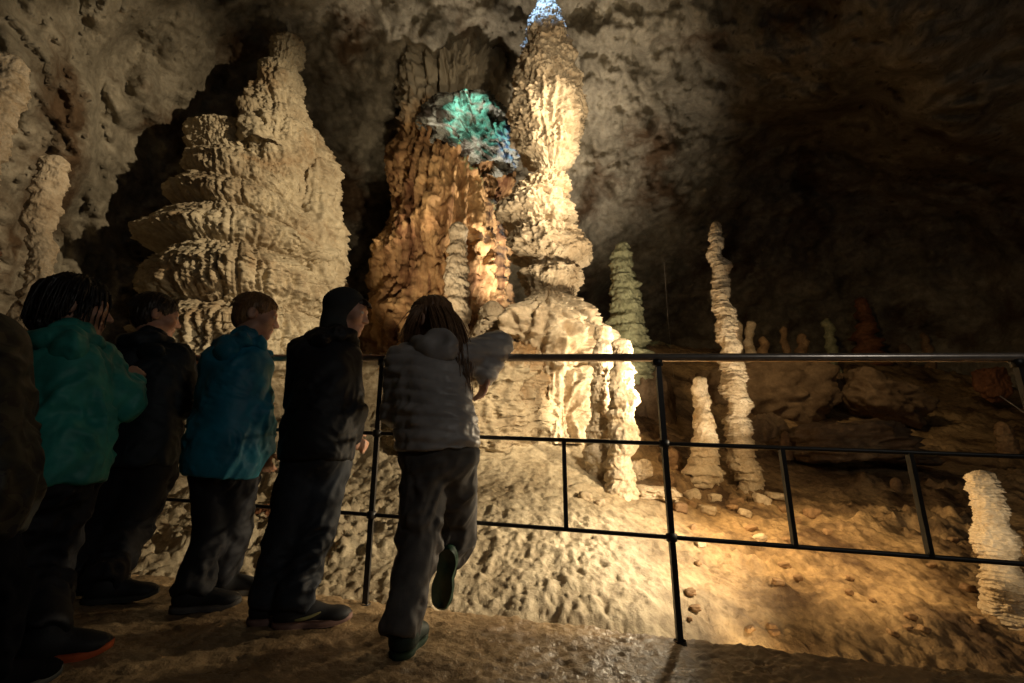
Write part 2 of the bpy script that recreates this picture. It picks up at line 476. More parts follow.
# ------------------------------------------------------------------ cave wall and ceiling
def build_wall():
    c = [(-200,100,6.5),(-100,300,7),(-300,400,7),(30,60,7.2),(60,250,8),(120,40,8.9),(130,230,9.3),(200,100,9.8),(230,20,9.8),(60,150,7.4),(180,60,9.4),
         (110,120,8.9),(340,100,10.4),(330,20,10),(370,230,10.8),(370,330,10.5),(395,110,10),(430,40,9.2),(440,88,9.6),(500,40,9.7),(500,200,10.2),(520,330,10.3),
         (600,40,9),(620,150,9.6),(645,190,10),(650,120,9.3),(680,250,10.8),(700,60,8.8),(720,20,8.2),(740,150,10.4),(780,40,8.2),(800,150,11.8),
         (800,300,12.2),(850,80,8.1),(868,105,10.5),(860,200,13),(900,60,7.8),(925,105,8.6),(960,130,9.4),(1000,60,8.8),(960,220,13),(1000,330,13),(1200,200,10),
         (1300,350,9.5),(700,330,11.6),(600,330,11.2),(500,-200,8.5),(100,-200,7.5),(900,-200,7.5),(500,-600,7.5),(300,500,10),(700,500,12),(0,500,8),(1000,500,12)]
    X = [DIR(a, b) for a, b, _ in c]; D = [d for _, _, d in c]
    for azd, eld, d in ((-115, 15, 6), (115, 15, 7), (-115, 60, 6), (115, 60, 7), (-110, -15, 6), (110, -15, 7), (180, 75, 7), (90, 75, 7.5), (-90, 75, 7)):
        a, e = math.radians(azd), math.radians(eld)
        X.append(np.array([math.sin(a) * math.cos(e), math.cos(a) * math.cos(e), math.sin(e)])); D.append(d)
    na, ne = 760, 520
    az = np.radians(np.linspace(-115, 115, na))
    t = np.linspace(0, 1, ne)
    el = np.radians(-22 + 110 * t)
    A, E = np.meshgrid(az, el)
    d = np.stack([np.sin(A) * np.cos(E), np.cos(A) * np.cos(E), np.sin(E)], -1).reshape(-1, 3)
    R = np.exp(rbf(np.array(X), np.log(np.array(D)), d, 0.01))
    p = d * R[:, None]
    warp = np.stack([fbm(p * 0.8, 3, seed=k) for k in (61, 62, 63)], -1)
    q = p + 0.06 * warp
    big = fbm(q * 0.5, 4, 0.5, seed=5)
    rid = ridged(q * np.array([0.8, 0.8, 0.5]) + 0.3, 3, 0.5, seed=8)
    flute = ridged(q * np.array([3.0, 3.0, 0.7]), 4, 0.55, seed=15)
    gate = np.clip(0.5 + 1.8 * fbm(p * 0.6 + 9, 2, seed=77), 0, 1)
    lumps = fbm(q * 2.3, 6, 0.62, seed=31)
    pit = np.clip(fbm(q * 5.0, 4, 0.6, seed=37) - 0.12, 0, 1)
    def billow(pp, o, g, sd):
        a, t, qq = 1.0, 0, np.array(pp)
        for k in range(o):
            t = t + a * np.abs(perlin(qq, sd + k * 13)); qq = qq * 2.07 + 1.9; a *= g
        return t
    bed = np.stack([q[:, 0] * 0.55 - q[:, 2] * 0.85, q[:, 1] * 0.8, (q[:, 0] * 0.85 + q[:, 2] * 0.55) * 0.35], -1)
    lump = billow(bed * 1.5, 6, 0.6, 101)
    fine = billow(q * 4.5, 4, 0.62, 131)
    R = R - 0.60 * big - 0.14 * (rid - 0.7) - 0.10 * gate * (flute - 0.4) - 0.42 * (lump - 0.3) - 0.09 * (fine - 0.3) - 0.06 * lumps + 0.08 * pit
    v = d * R[:, None] + np.array([0, 0, EYE])
    o = mesh_from("cave_wall", v, grid_quads(ne, na)[:, ::-1], M['wall'])
    tag(o, kind='structure')
    return o
build_wall()

# ------------------------------------------------------------------ walkway slab
def build_walkway():
    nx, ny = 420, 260
    xs = np.linspace(-3.2, 3.0, nx)
    V = []
    X = np.repeat(xs[None], ny, 0)
    t = np.linspace(0, 1, ny)[:, None]
    wob = fbm(np.stack([xs * 3, xs * 0, xs * 0], -1), 4, seed=6) * 0.035
    front = (rail_y(xs) + 0.085 + wob)[None]
    Yv = -0.9 + (front + 0.9) * (1 - (1 - t) ** 1.0)
    p = np.stack([X.ravel(), Yv.ravel(), np.zeros(X.size)], -1)
    h = 0.010 * fbm(p * 5, 4, seed=41) + 0.0060 * ridged(p * np.array([16, 22, 1]), 4, 0.65, seed=45) + 0.0065 * fbm(p * 38, 3, seed=46)
    Z = floor_z(p[:, 0]) + h - 0.006
    Z = Z - 0.035 * np.clip((Yv - front + 0.05) / 0.05, 0, 1).ravel() ** 2
    top = np.stack([p[:, 0], p[:, 1], Z], -1)
    q = grid_quads(ny, nx)
    # the edge drops to the rock below
    rows = []
    last = top[-nx:]
    for k, (dy, dz) in enumerate(((0.004, -0.05), (0.0, -0.2), (0.0, -0.75))):
        r = last.copy(); r[:, 1] += dy; r[:, 2] += dz; rows.append(r)
    allv = np.vstack([top] + rows)
    q = grid_quads(ny + 3, nx)
    o = mesh_from("walkway", allv, q, M['walk'])
    tag(o, kind='structure')
build_walkway()

# ------------------------------------------------------------------ stalagmites
def loft(profile, Y, ledges, grooves=0.0, gfreq=6.0, rough=0.05, rfreq=6.0, droop=0.15, tilt=(0, 0), aspect=1.0, nth=120, step_px=1.2, seed=0,
         lobes=0.0, lfreq=2.0, Ytop=None, cap=True, brk=(0.65, 0.9), shear=0.0, wob=0.0, capf=0.9):
    """a solid of revolution round a bent axis with overhanging calcite ledges; profile from tip down: (px, py, half width in px)"""
    prof = sorted(profile, key=lambda a: a[1])
    py = np.array([a[1] for a in prof], float); px = np.array([a[0] for a in prof], float); hw = np.array([a[2] for a in prof], float)
    n = max(24, int((py[-1] - py[0]) / step_px))
    tt = np.linspace(py[0], py[-1], n)
    # dense sampling near the tip
    tt = py[0] + (py[-1] - py[0]) * np.linspace(0, 1, n) ** 1.05
    def sm(a):
        return np.interp(tt, py, a)
    cx, w = sm(px), sm(hw)
    k = np.ones(5) / 5
    w2 = np.convolve(np.pad(w, 2, 'edge'), k, 'valid'); cx2 = np.convolve(np.pad(cx, 2, 'edge'), k, 'valid')
    Yc = np.full(n, Y) if Ytop is None else np.interp(tt, [py[0], py[-1]], [Ytop, Y])
    ax = np.array([P(a, b, yy) for a, b, yy in zip(cx2, tt, Yc)])
    rad = np.array([ww * M_PER_PX(b, yy) for ww, b, yy in zip(w2, tt, Yc)])
    rad = rad / np.sqrt(1 + ((cx2 - 512) / F_PX) ** 2)
    if cap:
        m = max(4, int(capf * hw[0] / step_px))
        tipf = np.sqrt(np.clip(np.linspace(0.02, 1, m), 0, 1))
        rad[:m] *= tipf
    if wob:
        w3 = np.stack([perlin(np.stack([ax[:, 2] * 6, ax[:, 2] * 0 + seed, ax[:, 2] * 0 + k * 9.1], -1), seed + k) for k in (1, 2)], -1)
        ax = ax.copy(); ax[:, :2] += w3 * rad[:, None] * wob
        rad = rad * (1 + 0.5 * wob * perlin(np.stack([ax[:, 2] * 11, ax[:, 2] * 0 + seed * 2.2, ax[:, 2] * 0], -1), seed + 8))
    th = np.linspace(0, 2 * math.pi, nth, endpoint=False)
    C, S = np.cos(th)[None], np.sin(th)[None]
    dirs = np.stack([np.repeat(C, n, 0), np.repeat(S, n, 0) * aspect, np.zeros((n, nth))], -1).reshape(-1, 3)
    a3 = np.repeat(ax, nth, 0); r = np.repeat(rad, nth)
    p = a3 + dirs * r[:, None]
    off = np.array([seed * 3.17, seed * 1.3, 0])
    mult = np.ones(len(p)); drop = np.zeros(len(p)); lipall = np.zeros(len(p))
    if lobes:
        mult += lobes * fbm((p + off) * lfreq, 3, seed=seed + 70)
    for li, (L, amp, warp, wf) in enumerate(ledges):
        t = p[:, 2] / L + warp * fbm((p + off) * wf, 3, 0.5, seed=seed + li * 5) + tilt[0] * p[:, 0] / L + tilt[1] * p[:, 1] / L
        kf = np.floor(t); fr = t - kf
        am = 0.35 + 0.95 * hash1(kf, seed + li)
        s = np.where(fr > 0.12, ((1 - fr) / 0.88) ** 1.25, fr / 0.12)
        br = np.clip(brk[0] + brk[1] * perlin((p + off) * wf * 1.7 + kf[:, None] * 7.3, seed + 40 + li), 0, 1.4)
        d = amp * am * br * (s - 0.35)
        mult += d
        drop += droop * amp * am * br * np.clip(s, 0, 1) ** 2
        lipall += s * am * br * amp
    if grooves:
        ang = np.tile(th, n); ra = np.median(rad)
        gp = np.stack([np.cos(ang) * gfreq, np.sin(ang) * gfreq, p[:, 2] * 0.9 / max(ra, .05) * 0.35], -1)
        g = ridged(gp + off + 0.5 * fbm(p * 2.5 + off, 2, seed=seed + 3)[:, None], 3, 0.55, seed=seed + 90)
        mult += grooves * (g - 0.55)
    nn = fbm((p + off) * rfreq, 5, 0.58, seed=seed + 11)
    dist = rough * nn + 0.45 * rough * (ridged((p + off) * rfreq * 2.3, 3, 0.6, seed=seed + 13) - 0.7)
    v = a3 + dirs * (r * np.clip(mult, 0.25, 3) + dist * np.clip(r / (rough * 4 + 1e-6), 0, 1))[:, None]
    v[:, 2] -= drop * r
    if shear: v[:, 2] += shear * (v[:, 0] - a3[:, 0])
    base = ax[-1].copy()
    q = grid_quads(n, nth, True)
    # close the tip
    v = np.vstack([v, v[:nth].mean(0)[None]])
    tip = len(v) - 1
    j = np.arange(nth)
    capq = np.stack([j, np.full(nth, tip), np.full(nth, tip), (j + 1) % nth], -1)
    # use degenerate-free: move the first ring onto the tip instead
    v[:nth] = v[tip] + (v[:nth] - v[tip]) * 0.02
    return v[:-1], q, base

THIN = [(0.062, 0.30, 0.6, 5.0), (0.023, 0.20, 0.6, 9.0)]
def stalagmite(label, profile, Y, mat, ledges=THIN, group=None, name="stalagmite", parent=None, **kw):
    v, q, base = loft(profile, Y, ledges, **kw)
    o = mesh_from(name, v, q, mat, loc=base if parent is None else base, parent=parent)
    if parent is None:
        tag(o, label, "stalagmite", group)
    return o

# --- the tall bulbous column in the middle
cb = P(545, 440, 4.8)
great = empty("stalagmite", cb)
tag(great, "tallest bulbous cream stalagmite in the centre, bluish at its tip, on a flared base", "stalagmite", "stalagmites")
stalagmite(None, [(546,3,7),(546,9,10),(546,20,14),(546,34,18),(546,48,22),(547,62,26),(546,76,26),(547,84,30),(547,100,30),(546,106,34),(547,124,34),(547,136,33),(548,146,27),(547,154,27),
                  (549,164,18),(551,170,11),(550,178,11),(546,184,22),(543,192,27),(539,199,23),(535,208,33),(537,218,37),(541,226,29),(541,232,22),(545,239,35),(548,250,37),(552,257,35),
                  (559,263,28),(553,269,20),(551,276,31),(552,284,29),(551,291,24),(549,299,21),(549,308,24),(549,340,40)],
           4.8, M['cream'], [(0.26, 0.12, 0.8, 2.2), (0.10, 0.10, 1.2, 4.5), (0.035, 0.045, 1.2, 10)], name="shaft", parent=great,
           rough=0.055, rfreq=4.5, droop=0.25, lobes=0.13, lfreq=3.2, nth=240, step_px=0.6, seed=3, grooves=0.07, gfreq=5)
stalagmite(None, [(549,292,19),(549,300,22),(548,308,27),(546,316,35),(544,325,45),(543,336,54),(546,350,52),(550,370,43),(553,395,35),(556,420,28),(556,445,32)],
           4.65, M['cream'], [(0.34, 0.12, 1.0, 1.8)], name="flared_base", parent=great,
           grooves=0.34, gfreq=2.6, rough=0.05, rfreq=4, droop=0.4, lobes=0.30, lfreq=2.2, nth=260, step_px=0.6, seed=5)
stalagmite(None, [(520,334,16),(514,340,32),(508,348,46),(502,357,56),(495,369,63),(487,382,70),(478,404,78),(472,425,82),(470,442,80),(471,452,74),(474,461,60),(478,470,40)],
           4.55, M['mound'], [(0.26, 0.06, 1.6, 2.0), (0.07, 0.025, 1.8, 5)], name="flowstone_skirt", parent=great,
           grooves=0.06, gfreq=6, rough=0.06, rfreq=6, droop=0.3, lobes=0.12, lfreq=1.4, nth=280, step_px=0.6, seed=8, aspect=0.85)

# --- the broad terraced mound on the left
mb = P(245, 470, 5.7)
mound = empty("stalagmite", mb)
tag(mound, "huge broad terraced flowstone stalagmite on the left, topped by a stubby spire", "stalagmite", "stalagmites")
def tier(cx, y0, y1, hw, Y, shear, seed, g=0.07, gf=6):
    """one draped tier: domed top, fluted apron, undercut lip"""
    h = y1 - y0
    stalagmite(None, [(cx, y0, hw * .50), (cx, y0 + .06 * h, hw * .74), (cx, y0 + .18 * h, hw * .90), (cx, y0 + .38 * h, hw * .97), (cx, y0 + .60 * h, hw), (cx, y0 + .76 * h, hw * 1.02),
                      (cx, y0 + .82 * h, hw * .99), (cx, y0 + .90 * h, hw * .90), (cx, y1, hw * .74)], Y, M['mound'],
               [(0.19, 0.05, 0.9, 2.2), (0.06, 0.026, 1.2, 5)], name="tier", parent=mound, shear=shear,
               grooves=g, gfreq=gf, rough=0.055, rfreq=4.0, droop=0.2, lobes=0.10, lfreq=1.3, nth=380, step_px=0.6, seed=seed, aspect=0.8)
tier(237, 122, 174, 47, 5.75, -.16, 201, .05, 9)
tier(246, 152, 204, 61, 5.72, -.24, 202, .05, 11)
tier(246, 178, 231, 76, 5.70, -.20, 203, .05, 12)
tier(238, 207, 266, 94, 5.68, -.06, 204, .05, 14)
tier(242, 240, 320, 100, 5.66, -.05, 205, .06, 14)
tier(244, 292, 390, 105, 5.64, 0.03, 206, .07, 14)
tier(246, 360, 540, 114, 5.6, 0.0, 207, .07, 14)
stalagmite(None, [(289,38,10),(289,44,15),(288,56,16),(286,63,15),(284,67,12),(281,72,18),(280,84,23),(279,91,22),(278,95,18),(277,101,26),(277,112,31),(278,122,30),(280,128,28),(281,136,34),(280,160,34),(276,190,26),(272,215,18)],
           5.72, M['mound'], [(0.09, 0.07, 1.0, 4), (0.035, 0.04, 1.0, 8)], name="spire", parent=mound,
           grooves=0.07, gfreq=4, rough=0.05, rfreq=5, droop=0.1, lobes=0.14, lfreq=3, nth=200, step_px=0.6, seed=25)
stalagmite(None, [(251,99,7),(251,106,12),(254,124,14),(258,132,20),(264,150,24)], 5.4, M['mound'], [(0.09, 0.1, 0.8, 4)], name="knob", parent=mound, seed=26, rough=0.04, lobes=.2, lfreq=4)
stalagmite(None, [(302,126,8),(308,140,16),(312,160,20),(312,190,26),(308,230,34),(306,300,40)], 6.1, M['mound'], [(0.25, 0.16, 0.4, 1.5)], name="shoulder", parent=mound,
           grooves=0.12, gfreq=4, rough=0.07, rfreq=4, seed=27, lobes=0.2)

# --- orange curtain behind, with the pale patch at its head
ob = P(446, 350, 7.4)
curtain = empty("flowstone_curtain", ob)
tag(curtain, "orange fluted flowstone curtain on the back wall, pale patch lit green at its head", "flowstone")
stalagmite(None, [(448,25,60),(450,60,56),(452,95,50),(452,120,47),(450,145,49),(450,190,53),(446,240,56),(442,290,60),(440,350,65),(438,400,70)], 7.1, M['orange'],
           [], name="fluted_wall", parent=curtain, cap=False,
           grooves=0.16, gfreq=5.5, rough=0.05, rfreq=2.2, lobes=0.26, lfreq=0.9, nth=280, seed=31)
stalagmite(None, [(462,94,18),(464,102,30),(468,118,37),(474,138,37),(484,154,30),(494,168,18)], 6.3, M['white_patch'],
           [(0.22, 0.22, 0.9, 1.8), (0.07, 0.08, 0.9, 5)], name="pale_patch", parent=curtain, grooves=0.22, gfreq=4, rough=0.06, rfreq=4, lobes=0.25, droop=0.4,
           nth=200, seed=33, tilt=(0.5, 0), aspect=0.6)

ST = "stalagmites"
stalagmite("slim knobbly cream stalagmite just behind the long haired girl's head",
           [(458,222,6),(458,235,9),(457,255,9),(457,280,11),(456,310,12),(455,345,14)], 5.6, M['cream'], [(0.12, 0.22, 0.4, 3), (0.04, 0.12, 0.5, 8)], ST, wob=.4, seed=41, rough=0.03)
stalagmite("small rounded knob stalagmite on the left rim of the tallest stalagmite's base",
           [(492,301,6),(492,308,10),(491,318,12),(490,328,15),(492,340,20),(495,356,26)], 4.5, M['cream'], [(0.10, 0.25, 0.4, 3), (0.03, 0.1, 0.5, 9)], ST, seed=43, rough=0.03)
stalagmite("green tinged knobbly stalagmite behind the bright twin columns",
           [(622,242,5),(622,254,9),(622,270,10),(625,290,14),(626,312,15),(628,335,18),(627,352,20),(632,375,24),(636,400,27)], 6.0, M['greenish'],
           [(0.16, 0.26, 0.4, 2.2), (0.05, 0.12, 0.5, 7)], ST, wob=.3, seed=45, rough=0.045)
stalagmite("dull slender stalagmite directly left of the brightest white column",
           [(604,325,6),(604,335,9),(604,360,10),(604,385,12),(603,410,13),(602,440,14),(601,470,17),(600,500,22)], 3.75, M['pale'], [(0.08, 0.2, 0.4, 4), (0.028, 0.12, 0.5, 9)], ST, wob=.5, seed=47, rough=0.025)
stalagmite("brightest white column stalagmite, overlit, crossed by the handrail",
           [(621,338,5),(621,345,9),(621,370,10),(622,400,13),(623,430,14),(622,455,13),(621,480,15),(620,505,18),(619,530,24)], 3.5, M['pale'],
           [(0.09, 0.22, 0.4, 4), (0.03, 0.12, 0.5, 9)], ST, wob=.5, seed=49, rough=0.025)
stalagmite("short pale stalagmite with a swollen foot beside the tallest thin one",
           [(699,376,5),(699,383,7),(701,405,9),(704,430,11),(704,450,13),(702,468,17),(701,482,18),(701,494,14)], 4.1, M['pale'], THIN, ST, wob=.5, seed=51, rough=0.02, droop=0.3)
stalagmite("tall thin wavering pale stalagmite rising far above the handrail",
           [(714,222,4),(715,230,6),(716,250,7),(722,268,8),(720,285,8),(724,310,9),(729,340,10),(733,375,11),(737,400,11),(738,425,12),(743,455,13),(748,480,13),(750,500,14)],
           4.2, M['pale'], THIN, ST, wob=.6, seed=53, rough=0.02, droop=0.3, step_px=0.8)
stalagmite("thick plated cream stalagmite with a broken top at the lower right corner",
           [(981,470,15),(982,477,18),(984,490,17),(990,515,18),(996,540,20),(1002,570,22),(1009,600,25),(1018,650,32)], 2.42, M['pale'],
           [(0.042, 0.24, 0.9, 5), (0.015, 0.14, 0.8, 10)], ST, seed=55, capf=.35, wob=.45, lobes=.25, lfreq=5, rough=0.014, droop=0.2, nth=180, step_px=0.6, brk=(0.8, 0.5))
stalagmite("small orange stump stalagmite alone on the brown clay",
           [(895,477,4),(896,483,6),(897,492,7),(899,505,8)], 4.3, M['brown'], THIN, ST, seed=57, rough=0.02)
stalagmite("squat dark stump stalagmite left of the orange stump",
           [(870,479,4),(871,486,7),(872,497,9)], 4.4, M['boulder'], THIN, ST, seed=58, rough=0.03)
stalagmite("reddish brown stalagmite behind the mid rail, above the thick plated one",
           [(1000,421,5),(1003,428,9),(1006,440,10),(1010,462,12)], 5.4, M['brown'], THIN, ST, seed=59, rough=0.03)
stalagmite("little pointed stalagmite right of the tall thin one's lower half",
           [(785,431,3),(785,438,5),(786,448,6),(787,460,7)], 5.0, M['brown'], THIN, ST, seed=60, rough=0.02)
stalagmite("plated brown stalagmite just left of the short pale one, by the railing post",
           [(672,448,5),(673,460,9),(674,478,11),(674,496,13)], 4.4, M['brown'], THIN, ST, seed=61, rough=0.02)
# far row on the dark terrace
FAR = [("forked far stalagmite touching the tall thin one's right side, lit cream", [(737,320,2),(738,328,4),(738,345,4),(738,372,5)], 7.4, 'pale'),
       ("far crooked cream stalagmite with a bent cap behind the handrail", [(748,321,4),(750,328,5),(749,340,4),(751,355,6),(750,376,7)], 7.2, 'pale'),
       ("far dim short stub right of the crooked cream one", [(763,336,3),(763,345,5),(764,372,6)], 7.3, 'brown'),
       ("far slim pale stub leaning on the dark terrace", [(783,326,2),(784,334,4),(786,352,4),(788,376,5)], 7.8, 'brown'),
       ("far knobbly stub with a round head on the dark terrace", [(801,333,3),(802,340,6),(803,355,6),(804,374,7)], 7.8, 'brown'),
       ("far tall slender greenish stalagmite standing alone on the dark terrace", [(827,318,3),(828,324,5),(830,340,5),(833,360,6),(834,376,7)], 8.2, 'greenish'),
       ("tallest dark reddish stalagmite cluster in the far dark", [(861,297,5),(864,310,7),(866,330,11),(868,350,15),(870,372,18)], 9.2, 'red'),
       ("far dim leaning brown stalagmite right of the dark reddish cluster", [(923,332,3),(925,340,5),(928,355,5),(931,372,6)], 9.0, 'brown'),
       ("far dim leaning stalagmite nearest the right edge of the dark terrace", [(994,339,3),(997,346,4),(999,358,5),(1002,376,6)], 9.0, 'brown'),
       ("far squat grey stub between two leaning dim ones", [(954,352,3),(955,358,5),(956,374,6)], 9.2, 'boulder'),
       ("far twin capped dark stub left of the leaning brown stalagmite", [(903,343,5),(904,350,6),(905,372,6)], 9.2, 'boulder')]
for k, (lb, pr, Y, mt) in enumerate(FAR):
    stalagmite(lb, pr, Y, M[mt], [(0.12, 0.22, 0.4, 3), (0.05, 0.12, 0.5, 8)], ST, wob=.8, seed=100 + k, rough=0.03, nth=48)
stalagmite("ragged leaning stalagmite at the left edge, brown with a bright right side",
           [(60,156,8.5),(55,163,13.6),(52,176,16.1),(47,186,13.6),(45,196,17.0),(41,212,13.6),(39,222,16.1),(39,236,12.8),(41,244,16.1),(43,256,11.9),(40,268,15.3),(38,300,18.7),(30,360,28.9),(20,440,39.1)], 3.4, M['cream'],
           [(0.20, 0.45, 0.9, 3.0), (0.06, 0.20, 1.1, 6)], ST, seed=63, rough=0.055, droop=0.3, nth=180, lobes=.3, lfreq=3)
stalagmite("tip of a pale stalagmite cut off by the upper left edge",
           [(17,56,12),(13,66,18),(7,85,21),(-2,105,22),(-14,130,26),(-50,200,34),(-120,320,50),(-180,440,70)], 2.9, M['pale'],
           [(0.12, 0.25, 0.5, 2.5), (0.05, 0.14, 0.5, 6)], ST, seed=65, rough=0.04, droop=0.4, nth=140)

# --- stalactites hanging from the ceiling edge
TITE = [("short tapering stalactite hanging from the dark ceiling edge at the upper right", [(868,40,16),(868,60,12),(869,80,7),(870,98,2)], 6.3),
        ("long thin stalactite hanging right of the short tapering one", [(926,50,13),(926,75,9),(927,100,5),(927,118,1.5)], 6.6),
        ("stubby blunt stalactite hanging between the two longer ones on the ceiling edge", [(894,45,15),(894,62,12),(895,78,7),(895,86,3)], 6.4),
        ("small stalactite hanging from the ceiling straight above the tall thin stalagmite", [(722,2,14),(722,14,10),(723,28,5),(723,38,1.5)], 6.2)]
for k, (lb, pr, Y) in enumerate(TITE):
    v, q, base = loft(pr, Y, [(0.14, 0.1, 0.6, 3)], rough=0.03, seed=300 + k, nth=60, cap=False, grooves=.08, gfreq=3, lobes=.2)
    tag(mesh_from("stalactite", v, q, M['boulder'], loc=v[:60].mean(0)), lb, "stalactite", "stalactites")

# ------------------------------------------------------------------ boulders
def boulder(label, px, py, Y, hw, hh, mat, seed, boxy=0.5, dep=1.0, rot=0.0, group="boulders", sink=0.3, n=60, cat="rock", name="rock"):
    c = P(px, py, Y); s = M_PER_PX(py, Y)
    u = np.linspace(0.02, math.pi - 0.02, n); t = np.linspace(0, 2 * math.pi, 2 * n, endpoint=False)
    U, T = np.meshgrid(u, t, indexing='ij')
    d = np.stack([np.sin(U) * np.cos(T), np.sin(U) * np.sin(T), np.cos(U)], -1).reshape(-1, 3)
    pw = 2 + 6 * boxy
    k = (np.abs(d) ** pw).sum(1) ** (-1.0 / pw)
    r = k * (1 + 0.22 * fbm(d * 1.4 + seed * 3.3, 3, seed=seed) + 0.09 * (ridged(d * 3 + seed, 4, 0.55, seed=seed) - 0.7))
    v = d * r[:, None] * np.array([hw * s, hw * s * dep, hh * s])
    ca, sa = math.cos(rot), math.sin(rot)
    v = np.stack([v[:, 0] * ca - v[:, 2] * sa, v[:, 1], v[:, 0] * sa + v[:, 2] * ca], -1) + c
    base = c - np.array([0, 0, hh * s])
    o = mesh_from(name, v, grid_quads(n, 2 * n, True)[:, ::-1], mat, loc=base)
    tag(o, label, cat, group)
    return o
boulder("large flat topped block of rock on the clay behind the short posts", 842, 442, 5.0, 48, 17, M['boulder'], 1, 0.7, 0.8, 0.05)
boulder("low slab lying right in front of the flat topped block", 905, 456, 4.9, 24, 7, M['boulder'], 2, 0.4, 0.8, -0.1)
boulder("tilted reddish boulder below the handrail on the dark terrace", 878, 400, 6.6, 34, 18, M['boulder'], 3, 0.5, 0.8, -0.45)
boulder("round reddish boulder under the handrail near the right edge", 992, 384, 7.2, 13, 15, M['red'], 4, 0.2, 0.8)
boulder("broad ribbed rock ledge behind the tall thin stalagmite", 752, 400, 6.9, 58, 32, M['boulder'], 5, 0.3, 0.7, 0.12)
boulder("dark rounded rock right of the tall thin stalagmite's foot", 768, 440, 5.6, 18, 22, M['boulder'], 6, 0.2, 0.8)
boulder("dark hump of rock between the railing post and the short pale stalagmite", 650, 410, 5.8, 22, 34, M['boulder'], 7, 0.2, 0.8)
boulder("cream angular stone beside the brightest column's foot", 640, 470, 3.9, 10, 9, M['pale'], 8, 0.4, 1.0, 0.3)
boulder("flat cream stone right of the brightest column's foot", 655, 493, 3.6, 20, 6, M['pale'], 9, 0.4, 1.0, -0.1)
boulder("sharp red stone lying left of the railing post behind the hooded boy's legs", 268, 518, 3.2, 14, 11, M['red'], 10, 0.4, 0.8, 0.2)
rr = random.Random(5)
small = [(668,482),(692,497),(715,500),(735,504),(762,502),(775,498),(680,510),(707,512),(745,515),(785,512),(600,505),(585,498),(812,515),(760,540),(700,545)]
fz = np.array([v.co[:] for v in floor_obj.data.vertices])
for _ in range(34):
    a_, b_ = rr.uniform(690, 985), rr.uniform(500, 640)
    if b_ < 500 + (a_ - 690) * .1: continue
    small.append((int(a_), int(b_)))
def ground_at(px, py):
    d = DIR(px, py); o = np.array([0, 0, EYE])
    rel = fz - o
    t = rel @ d
    perp = np.linalg.norm(rel - t[:, None] * d, axis=1) / np.maximum(t, .1)
    perp[t < 1.5] = 9
    return fz[np.argmin(perp)]
for k, (a, b) in enumerate(small):
    g = ground_at(a, b)
    boulder("small broken stone lying loose on the lit slope", a, b - 2, float(g[1]), *((rr.uniform(4, 8), rr.uniform(3, 5)) if k < 15 else (rr.uniform(2, 5.5), rr.uniform(1.4, 3.2))), M['pale'] if (k < 15 and k % 3) else M['brown'], 20 + k, 0.5, 0.9,
            rr.uniform(-.4, .4), group="loose stones on the slope", n=16, name="stone", cat="stone")

# ------------------------------------------------------------------ railing
def bar_box(a, b, wx, wz):
    a = np.asarray(a, float); b = np.asarray(b, float)
    t = (b - a) / np.linalg.norm(b - a)
    up = np.array([0, 0, 1.0]) if abs(t[2]) < 0.9 else np.array([0, 1.0, 0])
    s = np.cross(t, up); s /= np.linalg.norm(s); u = np.cross(s, t)
    V = []
    for p in (a, b):
        for (i, j) in ((-1, -1), (1, -1), (1, 1), (-1, 1)):
            V.append(p + s * i * wx / 2 + u * j * wz / 2)
    Q = [(0, 1, 5, 4), (1, 2, 6, 5), (2, 3, 7, 6), (3, 0, 4, 7), (3, 2, 1, 0), (4, 5, 6, 7)]
    return np.array(V), np.array(Q)
def build_railing():
    root = empty("railing", (0.605, rail_y(0.605), floor_z(0.605)))
    tag(root, "dark metal railing with round handrail, thin bars and posts along the walkway", "railing")
    def line(h, r=None, x0=-3.05, x1=2.95, dy=0.0):
        return [np.array([x, rail_y(x) + dy, floor_z(x) + h]) for x in np.linspace(x0, x1, 30)]
    v, q = tube(line(1.05), 0.0175, 16)
    mesh_from("handrail", v, q, M['steel'], loc=line(1.05)[0], parent=root)
    for h in (0.70, 0.353):
        pts = line(h)
        v, q = tube(pts, 0.0085, 8)
        mesh_from("bar", v, q, M['iron'], loc=pts[0], parent=root)
    for x in (-3.03, -1.82, -0.61, 0.605, 1.82):
        b = np.array([x, rail_y(x), floor_z(x) - 0.02]); t = np.array([x, rail_y(x), floor_z(x) + 1.034])
        v, q = bar_box(b, t, 0.021, 0.021)
        p = mesh_from("post", v, q, M['iron'], loc=b, parent=root, smooth=False)
        v, q = tube([b + [0, 0, 0.0], b + [0, 0, 0.028]], [0.026, 0.022], 14)
        mesh_from("foot", v, q, M['iron'], loc=b, parent=p)
        for h in (0.353, 0.70, 1.028):
            c = np.array([x, rail_y(x), floor_z(x) + h])
            v, q = tube([c - [0, 0, .016], c - [0, 0, .012], c + [0, 0, .012], c + [0, 0, .016]], [.014, .021, .021, .014], 12)
            mesh_from("bracket", v, q, M['iron'], loc=c, parent=p)
    for x in (-1.41, -1.0, -0.19, 0.215, 1.02, 1.43, 2.23, 2.63, -2.62, -2.22):
        b = np.array([x, rail_y(x), floor_z(x) + 0.353]); t = np.array([x, rail_y(x), floor_z(x) + 0.70])
        v, q = bar_box(b, t, 0.016, 0.02)
        mesh_from("baluster", v, q, M['iron'], loc=b, parent=root, smooth=False)
build_railing()

# thin wires of the cave's old installation
v, q = tube([P(1000, 396, 5.0), P(1012, 404, 5.0), P(1040, 424, 5.0), P(1100, 470, 5.0)], 0.006, 6)
tag(mesh_from("wire", v, q, M['wire'], loc=v[0]), "thin pale wire slanting down to the right edge below the handrail", "wire")
v, q = tube([P(664, 262, 7.0), P(668, 320, 7.0), P(676, 400, 7.0)], 0.003, 6)
tag(mesh_from("wire", v, q, M['wire'], loc=v[0]), "thin pale wire hanging behind the handrail near the railing post", "wire")

